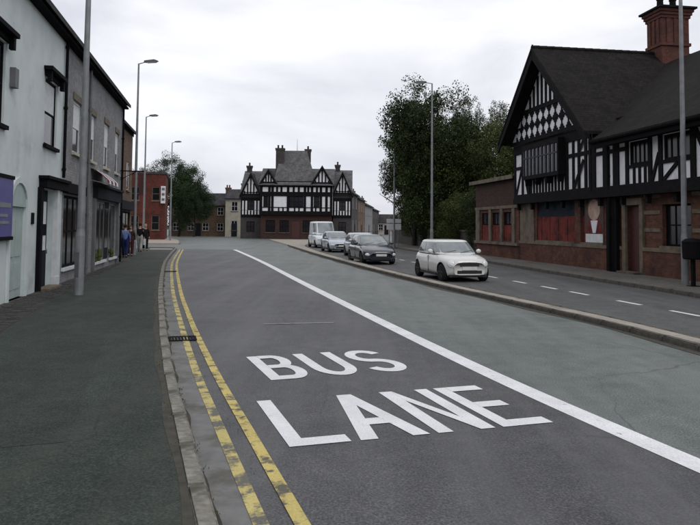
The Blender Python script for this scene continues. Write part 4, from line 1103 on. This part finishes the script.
    for sy in (1, -1):
        if round_lamps:
            o = MB().lathe([(0.125, -0.09), (0.125, 0.0), (0.10, 0.035), (0.03, 0.05)], axis='x', n=18).build('headlight', M['headlamp'], t, smooth=True)
            o.location = (fx - 0.10, sy * hw * 0.70, hood0 - 0.13); o.rotation_euler = (0, R(-22), sy * R(12))
            o2 = MB().lathe([(0.14, -0.08), (0.14, 0.0), (0.126, 0.006)], axis='x', n=18).build('bezel', M['chrome'], o)
        else:
            o = MB().lathe([(0.15, -0.1), (0.15, 0.0), (0.12, 0.03), (0.03, 0.04)], axis='x', n=16).build('headlight', M['headlamp'], t, smooth=True)
            o.location = (fx - 0.12, sy * hw * 0.72, hood0 - 0.16); o.scale = (1, 1.15, 0.55); o.rotation_euler = (0, R(-18), sy * R(24))
        o = MB().lathe([(0.05, -0.05), (0.05, 0.0), (0.03, 0.012)], axis='x', n=10).build('indicator', M['amber'], t)
        o.location = (fx - 0.045, sy * hw * 0.62, zb + 0.28)
        MB().box(xr - 0.004, xr + 0.14, sy * hw * 0.66, sy * hw * 0.60 + sy * 0.12, tail - 0.36, tail - 0.12).build('tail_light', M['tail'], t)
        m = MB(); m.lathe([(0.03, -0.07), (0.085, -0.05), (0.10, 0.0), (0.085, 0.035), (0.02, 0.05)], axis='x', n=12)
        mi = m.build('mirror', paint, t, smooth=True); mi.location = (base[0] - 0.45, sy * (hw + 0.07), belt + 0.06); mi.scale = (0.8, 1.0, 0.75)
        MB().tube((0, -sy * 0.04, -0.02), (-0.02, -sy * 0.20, -0.09), 0.022, n=6).build('mirror_stalk', M['trim'], mi)
        MB().box(-0.05, 0.08, sy * (hw * 0.985), sy * (hw + 0.014), belt - 0.18, belt - 0.145).build('door_handle', M['chrome'], t)
        MB().box(-wb / 2 + wr + 0.1, wb / 2 - wr - 0.1, sy * hw * 0.93, sy * (hw + 0.004), zb - 0.005, zb + 0.075).build('sill_trim', M['trim'], t)
        # door gap
        MB().box(0.02 + wb * 0.0, 0.032, sy * hw * 0.97, sy * (hw + 0.003), zb + 0.1, belt - 0.1).build('door_gap', M['trim'], t)
    m = MB(); m.tube((0, 0, 0), (0, 0.5, 0.05), 0.009, n=5)
    for dy in (-0.55, 0.05):
        p = MB(); x0 = base[0] - 0.02
        p.tube((x0, dy, zbelt + 0.05), (x0 - 0.05, dy + 0.45, zbelt + 0.13), 0.009, n=5); p.build('wiper', M['trim'], t)
    MB().box(xr + 0.1, xf - 0.1, -hw * 0.8, hw * 0.8, zb - 0.03, zb + 0.05).build('underbody', M['trim'], t)
    # bake the arches so that no helper object stays in the scene
    dg = bpy.context.evaluated_depsgraph_get()
    me = bpy.data.meshes.new_from_object(body.evaluated_get(dg))
    body.modifiers.clear(); body.data = me
    bpy.data.objects.remove(co)
    return t

HD = (math.sin(R(13)), -math.cos(R(13)))
side = (math.cos(R(13)), math.sin(R(13)))
def at(fx_, fy_, wb, track):
    """centre of a car whose right front wheel touches (fx_, fy_)"""
    return (fx_ - HD[0] * wb / 2 + side[0] * track, fy_ - HD[1] * wb / 2 + side[1] * track, 0.0)
CG = 'cars coming along the far carriageway'
car('small_hatchback', 'small cream rounded hatchback with round headlights, alone ahead of the queue', 'car', at(3.17, 23.45, 2.47, 0.78), HD, M['cream_car'],
    3.63, 1.69, 1.41, 0.20, 0.76, 0.92, 0.75, 0.86, 0.95, (0.92, -1.66), (0.30, -1.40), 2.47, 0.30, 0.78, group=CG, round_lamps=True)
car('hatchback', 'dark navy car with windscreen coloured pale as reflected sky leading the queue', 'car', at(0.62, 33.6, 2.5, 0.78), HD, M['navy_car'],
    4.0, 1.72, 1.44, 0.20, 0.66, 0.94, 0.78, 0.84, 0.96, (1.05, -1.85), (0.1, -1.35), 2.5, 0.30, 0.74, group=CG)
car('estate_car', 'pale blue silver car close behind the dark navy car', 'car', at(0.35, 40.8, 2.6, 0.78), HD, M['pale_blue_car'],
    4.3, 1.74, 1.46, 0.20, 0.68, 0.94, 0.85, 0.88, 0.96, (1.1, -2.0), (0.2, -1.6), 2.6, 0.31, 0.76, group=CG)
car('hatchback', 'silver car in the queue just in front of the white van', 'car', at(-1.45, 48.4, 2.5, 0.78), HD, M['silver_car'],
    4.1, 1.72, 1.48, 0.20, 0.70, 0.94, 0.8, 0.86, 0.96, (1.1, -1.9), (0.2, -1.5), 2.5, 0.30, 0.76, group=CG)
car('delivery_van', 'white high roofed van at the back of the queue', 'van', at(-2.85, 57.5, 3.0, 0.85), HD, M['white_van'],
    4.9, 1.92, 2.25, 0.24, 0.92, 1.12, 1.35, 1.15, 1.15, (1.75, -2.42), (0.95, -2.36), 3.0, 0.33, 0.86, style='van', group=CG)

# ------------------------------------------------------------------ people on the left pavement
def skin_obj(name, pts, edges, mat, parent, sub=2, root=0):
    me = bpy.data.meshes.new(name); me.from_pydata([p[:3] for p in pts], edges, []); me.update()
    o = bpy.data.objects.new(name, me); col.objects.link(o); o.parent = parent
    sk = o.modifiers.new('skin', 'SKIN'); sk.use_smooth_shade = True
    for i, v in enumerate(me.skin_vertices[0].data):
        v.radius = (pts[i][3], pts[i][4] if len(pts[i]) > 4 else pts[i][3]); v.use_root = (i == root)
    sb = o.modifiers.new('subdivision', 'SUBSURF'); sb.levels = sub; sb.render_levels = sub
    me.materials.append(mat)
    return o
SKIN = plain('skin', (0.42, 0.25, 0.19), 0.6)
def person(label, loc, rz, top, legs, hair, h=1.72, stride=0.22, bag=None, long_hair=False):
    t = thing('person', label, 'person', loc, rz, 'people walking on the pavement by the shops')
    k = h / 1.75
    S = lambda *p: tuple(q * k for q in p)
    # x forward, y left; leg swing
    f = stride
    body = [S(0, 0, 0.96, .10, .08), S(0, 0, 1.15, .10, .08), S(0.01, 0, 1.35, .12, .09), S(0.01, 0, 1.47, .075, .07), S(0.02, 0, 1.55, .055, .055), S(0.035, 0, 1.63, .105, .095), S(0.03, 0, 1.70, .09, .08),
            S(0, .10, .90, .085), S(f * .45, .10, .50, .06), S(f, .10, .09, .042), S(f + .16, .11, .04, .035),
            S(0, -.10, .90, .085), S(-f * .15, -.10, .50, .06), S(-f, -.10, .12, .042), S(-f + .13, -.11, .04, .035),
            S(0, .17, 1.41, .05), S(-.05, .225, 1.14, .04), S(.06, .242, .90, .032), S(.09, .24, .80, .035),
            S(0, -.17, 1.41, .05), S(.04, -.225, 1.14, .04), S(.15, -.237, .92, .032), S(.19, -.235, .82, .035),
            S(.12, 0, 1.625, .018)]
    E_ = [(0, 1), (1, 2), (2, 3), (3, 4), (4, 5), (5, 6), (0, 7), (7, 8), (8, 9), (9, 10), (0, 11), (11, 12), (12, 13), (13, 14), (2, 15), (15, 16), (16, 17), (17, 18), (2, 19), (19, 20), (20, 21), (21, 22), (5, 23)]
    b = skin_obj('body', body, E_, SKIN, t)
    g = .014
    tp = [S(0, 0, 0.90, .175, .145), S(0, 0, 1.12, .16, .13), S(0.01, 0, 1.33, .18, .14), S(0.01, 0, 1.48, .10, .09), S(0, .17, 1.40, .085), S(-.05, .225, 1.14, .068), S(.055, .24, .90, .056), S(0, -.17, 1.40, .085), S(.04, -.225, 1.14, .068), S(.14, -.235, .93, .056)]
    skin_obj('jacket', tp, [(0, 1), (1, 2), (2, 3), (2, 4), (4, 5), (5, 6), (2, 7), (7, 8), (8, 9)], top, t)
    lg = [S(0, 0, 0.98, .15, .13), S(0, .095, .86, .125), S(f * .45, .10, .50, .092), S(f, .10, .09, .075), S(0, -.095, .86, .125), S(-f * .15, -.10, .50, .092), S(-f, -.10, .12, .075), S(0, 0, 1.16, .13, .11)]
    skin_obj('trousers', lg, [(0, 1), (1, 2), (2, 3), (0, 4), (4, 5), (5, 6), (0, 7)], legs, t)
    for sy, xx, zz in ((.105, f + .06, .045), (-.105, -f + .04, .05)):
        o = skin_obj('shoe', [S(xx - .07, sy, zz, .045), S(xx + .14, sy, zz - .008, .038)], [(0, 1)], M['black_matt'], t)
    hp = [S(-.03, 0, 1.60, .095), S(-.005, 0, 1.71, .115), S(.06, 0, 1.755, .075)]
    ed = [(0, 1), (1, 2)]
    if long_hair: hp.append(S(-.05, 0, 1.46, .08)); ed.append((0, 3))
    skin_obj('hair', hp, ed, hair, t)
    for sy in (.03, -.03):
        o = MB().lathe([(0.004, -0.006), (0.011, 0), (0.004, 0.006)], axis='x', n=8).build('eye', M['black_matt'], t); o.location = S(.108, sy, 1.655)
    if bag:
        MB().box(.10 * k, .42 * k, -.31 * k, -.20 * k, .42 * k, .80 * k).build('shopping_bag', bag, t)
    return t
cl = lambda n, c: rough_mat(n, tuple(x * .8 for x in c), c, 12, 0.9, 60, 0.3, spec=0.2)
person('person in light blue shirt and navy jeans walking away past the dark shop', (-11.72, 35.6, 0.12), R(101), cl('blue_shirt', (0.13, 0.20, 0.42)), cl('navy_jeans', (0.012, 0.022, 0.09)), cl('brown_hair', (0.03, 0.02, 0.014)), 1.70)
person('person in dark brown coat facing up the pavement beside the blue shirt', (-12.02, 37.4, 0.12), R(-75), cl('brown_coat', (0.035, 0.02, 0.018)), cl('maroon_trousers', (0.05, 0.016, 0.02)), cl('auburn_hair', (0.10, 0.05, 0.025)), 1.66, 0.12, long_hair=True)
person('person in black jacket and pale trousers walking at the pavement corner', (-13.35, 43.4, 0.12), R(99), cl('black_jacket', (0.010, 0.010, 0.012)), cl('pale_trousers', (0.36, 0.37, 0.36)), cl('dark_hair', (0.014, 0.010, 0.008)), 1.78, 0.26, bag=M['curtain'])
person('person in black coat carrying nothing, nearest the side road', (-13.6, 45.4, 0.12), R(-70), cl('black_coat', (0.012, 0.011, 0.013)), cl('black_trousers', (0.012, 0.012, 0.014)), cl('fair_hair', (0.30, 0.24, 0.17)), 1.74, 0.18)

# ------------------------------------------------------------------ distant buildings
def far_house(name, label, loc, rz, w, depth, ze, zr, wallm, roofm, nwin, floors=2, winm=None, door=True, chim=True, group=None, frame=None):
    t = thing(name, label, 'house', loc, rz, group)
    ops = []
    fh = ze / floors
    for f_ in range(floors):
        for i in range(nwin):
            c = w * (i + 0.5) / nwin
            ops.append((c - 0.5, c + 0.5, 0.12 + f_ * fh + fh * 0.30, 0.12 + f_ * fh + fh * 0.80))
    wall_mesh(0, w, 0, ze, depth, ops).build('wall', wallm, t)
    for o in ops: window(t, *o, 0, 2, 2, frame or M['white_gloss'], M['glass'], 0.07, 0.05, M['stone'])
    gable_roof(t, -0.15, w + 0.15, depth, ze, zr, roofm, over=0.3)
    gable_ends(t, wallm, 0.01, w - 0.01, depth, ze, zr)
    if door:
        MB().box(w * 0.5 - 0.45, w * 0.5 + 0.45, -0.05, -0.004, 0.05, 2.1).build('door', M['door_grey'], t)
    if chim: chimney(t, w - 0.6, depth / 2, zr - 0.4, zr + 1.1, 0.8, 0.6, M['brown_brick'], 2)
    return t

# corner inn at the fork: half timbered over brick with steep slate roof
fp = thing('corner_inn', 'half timbered corner inn at the road fork with steep grey slate roof', 'building', (-12.3, 94.0, 0))
PW = 9.8
ops = [(0.7, 2.0, 0.9, 2.6), (2.6, 3.9, 0.9, 2.6), (5.8, 7.1, 0.9, 2.6), (7.8, 9.1, 0.9, 2.6)]
wall_mesh(0, PW, 0, 3.3, 9, ops).build('brick_wall', M['brown_dark'], fp)
for o in ops: window(fp, *o, 0, 3, 2, M['timber'], M['glass_dark'], 0.08, 0.06, M['stone'])
MB().box(4.3, 5.4, -0.05, -0.004, 0.05, 2.4).build('door', M['door_red'], fp)
ops = [(3.9, 5.9, 4.4, 5.9), (7.3, 8.1, 4.4, 5.9), (0.35, 1.0, 4.4, 5.9)]
wall_mesh(-0.1, PW + 0.1, 3.3, 7.6, 8.5, ops, y=-0.3).build('plaster_wall', M['plaster'], fp)
for o in ops: window(fp, *o, -0.3, 3, 2, M['timber'], M['glass_dark'], 0.1, 0.06)
def fbox(x0, x1, z0, z1, y=-0.3, d=0.07): return MB().box(x0, x1, y - d, y - 0.003, z0, z1).build('timber', M['timber'], fp)
fbox(-0.1, PW + 0.1, 3.3, 3.85, d=0.10); fbox(-0.1, PW + 0.1, 4.3, 4.40, d=0.075); fbox(-0.1, PW + 0.1, 5.9, 6.5, d=0.09); fbox(-0.1, PW + 0.1, 7.15, 7.6, d=0.10)
for x in (-0.1, 1.02, 1.45, 3.6, 5.92, 6.9, 8.12, 8.9, 9.55): fbox(x, x + 0.34, 3.851, 7.149, d=0.068)
for x in (2.1, 2.7, 4.4, 5.1, 6.4, 7.6): fbox(x, x + 0.28, 6.501, 7.149, d=0.066)
for x in (2.4, 3.0, 4.6, 5.2, 7.5): fbox(x, x + 0.2, 3.851, 4.299, d=0.064)
gable_roof(fp, -0.3, PW + 0.3, 8.6, 7.6, 9.9, M['slate'], y=-0.3, over=0.4)
gable_ends(fp, M['plaster'], 0.0, PW, 8.6, 7.6, 9.9, -0.3)
m = MB(); a = [(1.7, -0.1), (7.3, -0.1), (7.3, 7.6), (1.7, 7.6)]; tx0, tx1, ty = 2.5, 6.1, 3.2
m.v += [(x, y, 8.0) for x, y in a] + [(tx0, ty, 12.6), (tx1, ty, 12.6), (tx1, ty + 1.0, 12.6), (tx0, ty + 1.0, 12.6)]
m.f += [(0, 1, 5, 4), (1, 2, 6, 5), (2, 3, 7, 6), (3, 0, 4, 7), (4, 5, 6, 7), (3, 2, 1, 0)]
m.build('tower_roof', M['slate'], fp)
chimney(fp, 2.35, 2.2, 8.2, 12.75, 1.15, 0.9, M['dark_brick'], 2, M['black_matt']); chimney(fp, 6.2, 3.7, 11.0, 12.8, 0.8, 0.8, M['dark_brick'], 1, M['black_matt'])
MB().tube((4.6, 4.2, 12.6), (4.6, 4.2, 14.4), 0.07, 0.03, 6).build('finial', M['white_gloss'], fp)
def front_gable(t, xc, hwid, zb_, zt2, y):
    """steep pointed gable with plaster panel, studs and bargeboards, and its own little roof"""
    g_ = MB().prism([(xc - hwid, zb_), (xc + hwid, zb_), (xc, zt2)], y, y + 0.2).build('gable_panel', M['plaster'], t)
    for i in range(-2, 3):
        xx = xc + i * hwid * 0.36; top_ = zt2 - (zt2 - zb_) * (abs(xx - xc) + 0.09) / hwid
        if top_ > zb_ + 0.3: MB().box(xx - 0.09, xx + 0.09, y - 0.05, y - 0.003, zb_ + 0.26, top_).build('stud', M['timber'], g_)
    MB().box(xc - hwid, xc + hwid, y - 0.06, y - 0.004, zb_, zb_ + 0.255).build('tie_beam', M['timber'], g_)
    for sg in (1, -1):
        MB().prism([(xc, zt2 + 0.12), (xc + sg * (hwid + 0.35), zb_ - 0.25), (xc + sg * (hwid + 0.35), zb_ - 0.6), (xc, zt2 - 0.3)], y - 0.25, y - 0.07).build('bargeboard', M['timber'], g_)
        MB().prism([(xc, zt2 + 0.14), (xc + sg * (hwid + 0.4), zb_ - 0.28), (xc + sg * (hwid + 0.4), zb_ - 0.14), (xc, zt2 + 0.3)], y - 0.3, y + 4.2).build('gable_roof', M['slate_dark'], g_)
    return g_
front_gable(fp, 8.45, 1.25, 7.62, 9.9, -0.42)
front_gable(fp, 1.05, 0.95, 7.62, 9.4, -0.42)

def timber_wing(label, loc, w, ze, zr, d=8.0):
    t = thing('timbered_house', label, 'house', loc)
    ops = [(w * 0.3, w * 0.7, 0.9, 2.4), (w * 0.32, w * 0.68, 4.0, 5.2)]
    wall_mesh(0, w, 0, ze, d, ops).build('wall', M['dark_brick'], t)
    for o in ops: window(t, *o, 0, 2, 2, M['timber'], M['glass_dark'], 0.08, 0.06)
    MB().box(0.02, w - 0.02, -0.04, -0.004, 3.36, 3.95).build('plaster_panel', M['plaster'], t)
    for a_, b_ in ((0.02, w * 0.32 - 0.02), (w * 0.68 + 0.02, w - 0.02)): MB().box(a_, b_, -0.04, -0.004, 4.0, 5.3).build('plaster_panel', M['plaster'], t)
    for q in range(7): MB().box(q * (w - 0.2) / 6, q * (w - 0.2) / 6 + 0.2, -0.075, -0.041, 3.36, 3.94 if 1 < q < 5 else 5.6).build('stud', M['timber'], t)
    MB().box(0, w, -0.08, -0.004, 5.31, 5.75).build('rail', M['timber'], t)
    front_gable(t, w / 2, w * 0.42, ze - 0.55, zr - 0.6, -0.3)
    MB().box(0.0, w, -0.09, -0.004, 3.0, 3.35).build('jetty_beam', M['timber'], t)
    gable_roof(t, -0.1, w + 0.1, d, ze, zr, M['slate'], over=0.3); gable_ends(t, M['timber'], 0.01, w - 0.01, d, ze, zr)
    chimney(t, w * 0.2, d / 2, zr - 0.4, zr + 0.9, 0.7, 0.6, M['dark_brick'], 1)
    return t
timber_wing('narrow timbered house with slate roof joined beside the corner inn and cream house', (-15.3, 95.4, 0), 2.8, 6.6, 9.6)
timber_wing('lower timbered house joined to the corner inn on the receding street side', (-2.35, 95.0, 0), 2.6, 6.8, 9.8)
RA5 = math.pi / 2 - R(6.5)
SG = 'houses receding along the street behind the corner inn'
def along(d): return (0.25 + math.sin(R(6.5)) * d, 97.0 + math.cos(R(6.5)) * d, 0)
for d, w, ze, zr, wm, lab in ((0, 9, 6.6, 9.0, 'dark_brick', 'dark brick house first in the receding street beyond the corner inn'),
                              (9.1, 12, 6.2, 8.6, 'brown_brick', 'brown brick house second in the receding street beyond the corner inn'),
                              (21.2, 16, 5.6, 7.6, 'grey_brick', 'greyish house third in the receding street beyond the corner inn'),
                              (37.4, 18, 5.2, 7.0, 'dark_brick', 'last dark house at the end of the receding street')):
    far_house('street_house', lab, along(d), RA5, w, 7.5, ze, zr, M[wm], M['slate_dark'], max(2, int(w / 4)), group=SG)
far_house('cottage', 'small pinkish cottage closing the view at the street end', (5.6, 150, 0), 0, 5.0, 6, 2.8, 4.4, M['pink_render'], M['slate_dark'], 2, 1, chim=False)
# brick terrace facing the bend
far_house('brick_terrace', 'long low brown brick terrace facing the road bend', (-29.5, 111, 0), 0, 9.6, 7, 5.1, 7.0, M['brown_brick'], M['slate_dark'], 4)
far_house('cream_house', 'pale cream rendered house between brick terrace and corner inn', (-19.85, 108.5, 0), 0, 2.9, 8, 6.1, 7.6, M['stone_pale'], M['slate_dark'], 1, chim=True)
# red brick building with a vertical white sign
rb = thing('red_brick_building', 'bright red brick building on far side of side road', 'building', (-25.75, 78.0, 0), R(13))
ops = [(0.6, 1.5, 4.6, 6.2), (2.9, 3.8, 4.6, 6.2), (0.6, 1.5, 1.2, 2.9), (2.9, 3.8, 1.2, 2.9)]
RBB = brick_mat('vivid_red_brick', (0.115, 0.026, 0.020), (0.155, 0.038, 0.029), (0.085, 0.05, 0.04), dirt=(0.034, 0.018, 0.015), dirtamt=0.9)
wall_mesh(0, 4.4, 0.1, 7.7, 8, ops).build('wall', RBB, rb)
for o in ops: window(rb, *o, 0, 1, 2, M['stone'], M['glass'], 0.08, 0.05, M['stone'])
MB().box(-0.1, 4.5, -0.1, 8.1, 7.702, 7.95).build('parapet', M['dark_brick'], rb)
wall_mesh(-3.6, -0.02, 0.1, 7.2, 7, [(-2.6, -1.2, 1.0, 2.8)], y=0.3).build('side_wing', M['brown_brick'], rb)
vs_ = thing('vertical_sign', 'white vertical sign projecting from the corner of red brick building', 'sign', (-21.65, 78.75, 0), R(13))
MB().box(-0.26, 0.26, -0.12, -0.02, 4.3, 6.3).build('board', M['white_gloss'], vs_)
for z in (4.6, 5.2, 5.8): MB().box(-0.16, 0.16, -0.135, -0.121, z, z + 0.28).build('dark_print', M['galv_dark'], vs_)
for z in (4.5, 6.0): MB().box(-0.05, 0.05, -0.019, 0.12, z, z + 0.06).build('bracket', M['black'], vs_)
# white direction sign at the pavement edge
ds_ = thing('road_sign', 'white road sign board on two posts under the dense trees', 'sign', (3.95, 61, 0.12), R(-4))
for x in (-0.4, 0.4): MB().tube((x, 0, -0.05), (x, 0, 2.45), 0.038, n=8).build('post', M['galv'], ds_)
MB().box(-0.65, 0.65, -0.07, -0.04, 1.45, 1.98).build('sign_plate', M['white_gloss'], ds_)
MB().box(-0.65, 0.65, -0.07, -0.04, 2.06, 2.42).build('sign_plate', M['white_gloss'], ds_)
# boundary wall below the trees
bw = thing('boundary_wall', 'dark brick boundary wall with stone coping below the dense trees', 'wall', (9.05, 43.8, 0), math.atan2(30, -4.4))
MB().box(0, 30, -0.12, 0.12, 0, 1.55).build('wall', M['dark_brick'], bw)
for i in range(30): MB().box(i * 1.0 + 0.01, i * 1.0 + 0.99, -0.17, 0.17, 1.552, 1.66).build('coping_stone', M['stone'], bw)

# ------------------------------------------------------------------ trees
def crown_mesh(seed, nb, nl, leaf, flat=1.0, ragged=0.28):
    """unit-radius crown: leaf clumps spread through an uneven volume"""
    rnd = random.Random(seed); v = []; f = []
    lobes = [(Vector((rnd.uniform(-.45, .45), rnd.uniform(-.45, .45), rnd.uniform(-.55, .6))), rnd.uniform(.38, .62)) for _ in range(9)]
    cl_ = []
    while len(cl_) < nb:
        c, r_ = rnd.choice(lobes)
        d = Vector((rnd.gauss(0, 1), rnd.gauss(0, 1), rnd.gauss(0, 1))).normalized()
        p = c + d * r_ * (rnd.uniform(0.2, 1.0) ** 0.45)
        if p.length > 1.12: continue
        cl_.append((p, rnd.uniform(0.09, 0.09 + ragged * 0.45)))
    for p, r_ in cl_:
        for _ in range(int(nl * (r_ / 0.15))):
            d = Vector((rnd.gauss(0, 1), rnd.gauss(0, 1), rnd.gauss(0, 1))).normalized() * (rnd.random() ** 0.45)
            q = p + Vector((d.x, d.y, d.z * 0.8)) * r_ * 1.05
            n = Vector((rnd.gauss(0, 1), rnd.gauss(0, 1), rnd.gauss(0.5, 1))).normalized()
            a = n.orthogonal().normalized(); a.rotate(Matrix.Rotation(rnd.uniform(0, 6.28), 3, n)); b = n.cross(a)
            s_ = leaf * rnd.uniform(0.6, 1.25); i0 = len(v)
            q = Vector((q.x, q.y, q.z * flat))
            v += [tuple(q - a * s_), tuple(q + b * s_ * .55), tuple(q + a * s_), tuple(q - b * s_ * .55)]
            f.append((i0, i0 + 1, i0 + 2, i0 + 3))
    me = bpy.data.meshes.new('crown'); me.from_pydata(v, [], f); me.update()
    return me
CR = [crown_mesh(1, 330, 190, 0.0165), crown_mesh(2, 330, 190, 0.0165), crown_mesh(3, 120, 130, 0.019, ragged=0.2), crown_mesh(4, 320, 180, 0.0165)]
cache = {}
def tree(label, loc, h, r_, hc, variant, leafm, group, rz=0.0, stretch=1.0):
    t = thing('tree', label, 'tree', loc, rz, group)
    key = (variant, leafm.name)
    if key not in cache:
        me = CR[variant].copy(); me.materials.clear(); me.materials.append(leafm); cache[key] = me
    rz_ = (h - hc) / 2; zc = hc + rz_
    c = share('crown', cache[key], t, (0, 0, zc), (0, 0, rz), (r_, r_, rz_ * 0.96))
    m = MB(); rnd = random.Random(int(h * 100)); p0 = Vector((0, 0, -0.1)); tr = 0.035 * h * 0.5
    for i in range(4):
        p1 = Vector((rnd.uniform(-.15, .15), rnd.uniform(-.15, .15), zc * (i + 1) / 4)); m.tube(p0, p1, tr * (1 - .2 * i), tr * (1 - .2 * (i + 1)), 9); p0 = p1
    trk = m.build('trunk', M['bark'], t, smooth=False)
    for i in range(7):
        a = i * 0.9 + rnd.uniform(-.3, .3); b0 = Vector((0, 0, hc * 0.8 + rz_ * .15 * i))
        e = b0 + Vector((math.cos(a) * r_ * .75, math.sin(a) * r_ * .75, rz_ * .55)); md_ = (b0 + e) / 2 + Vector((0, 0, rz_ * .1))
        l = MB(); l.tube(b0, md_, tr * .38, tr * .25, 6); l.tube(md_, e, tr * .25, tr * .07, 6); l.build('limb', M['bark'], trk)
    return t
TG = 'dense trees behind the boundary wall'
tree('tall dark tree overhanging the lamp column by the road sign', (7.0, 56.0, 0), 13.9, 4.9, 1.2, 0, M['leaf_dark'], TG, 0.4)
tree('dark tree leaning over the pavement at the far end of boundary wall', (5.9, 62.5, 0), 13.0, 4.6, 0.8, 1, M['leaf_dark'], TG, 2.0)
tree('olive green bushy tree behind the middle of boundary wall', (10.9, 55.5, 0), 11.8, 4.8, 0.6, 1, M['leaf_olive'], TG, 1.0)
tree('lower olive green tree close behind the stone annexe', (13.2, 51.5, 0), 10.2, 4.4, 0.6, 3, M['leaf_olive'], TG, 3.1)
tree('thin crowned tall tree with sky showing through, behind the olive trees', (13.0, 75, 0), 16.6, 3.3, 6.5, 2, M['leaf_dark'], TG, 0.2)
tree('slim tall tree rising just beside the inn gable', (17.2, 74, 0), 16.2, 3.2, 6.0, 2, M['leaf_dark'], TG, 2.4)
tree('dark tree filling the gap behind the annexe roof', (16.5, 60, 0), 11.8, 4.6, 0.8, 0, M['leaf_dark'], TG, 4.0)
LG = 'distant trees beyond the red brick building'
tree('tallest rounded tree beyond the red brick building', (-26.6, 106, 0), 12.9, 4.6, 0.8, 3, M['leaf_far'], LG, 0.0)
tree('lower rounded tree beside the brick terrace', (-24.0, 105, 0), 9.6, 3.2, 0.3, 1, M['leaf_far'], LG, 1.4)
tree('dark tree hidden partly by the red brick building', (-30.0, 102, 0), 11.0, 4.2, 0.8, 0, M['leaf_far'], LG, 2.6)
# shrubs spilling over the wall
def shrub(label, loc, r_, h, leafm, v, rz):
    t = thing('shrub', label, 'shrub', loc, rz, 'shrubs along the boundary wall')
    key = (v, leafm.name)
    if key not in cache:
        me = CR[v].copy(); me.materials.clear(); me.materials.append(leafm); cache[key] = me
    share('foliage', cache[key], t, (0, 0, h / 2), (0, 0, rz), (r_, r_, h / 2))
    m = MB()
    for k in range(3): m.tube((0, 0, -0.05), (math.cos(k * 2.1) * .4, math.sin(k * 2.1) * .4, h * 0.6), 0.05, 0.02, 6)
    m.build('stem', M['bark'], t)
for k in range(7):
    shrub('%s shrub from the stone annexe growing over the boundary wall' % ('first', 'second', 'third', 'fourth', 'fifth', 'sixth', 'seventh')[k], (9.5 - k * 0.60, 46.8 + k * 4.0, 0), 2.3 + 0.3 * (k % 3), 4.4 + 0.6 * (k % 2), M['leaf_olive'] if k % 3 == 1 else M['leaf_dark'], k % 2, k * 1.3)

# weeds and moss in the gutter and along the house fronts
rnd = random.Random(8); m = MB()
def tuft(x, y, z, hgt, n):
    for _ in range(n):
        a = rnd.uniform(0, 6.28); px, py = x + rnd.gauss(0, .02), y + rnd.gauss(0, .05)
        dx, dy = math.cos(a) * hgt * .6, math.sin(a) * hgt * .6
        m.quad((px - .004, py, z), (px + .004, py, z), (px + dx, py + dy, z + hgt * rnd.uniform(.5, 1)))
for _ in range(40):
    y = 3.6 + 24 * rnd.random() ** 1.6; tuft(KL(y) + rnd.uniform(0.01, 0.03), y, 0.012, rnd.uniform(.012, .03), 12)
for _ in range(25):
    y = 3.6 + 14 * rnd.random(); tuft(KL(y) + 0.42 + rnd.gauss(0, .03), y, 0.012, rnd.uniform(.006, .012), 8)
for _ in range(40):
    y = 5 + 28 * rnd.random(); tuft(KL(y) - 0.16, y, 0.122, rnd.uniform(.012, .025), 8)
M['weed'] = leaf_mat('weed_green', (0.05, 0.065, 0.02), (0.09, 0.11, 0.035), (0.13, 0.15, 0.05))
wd = m.build('weeds', M['weed'], kind='stuff'); wd['label'] = 'small weeds growing along the kerb and gutter'; wd['category'] = 'weeds'
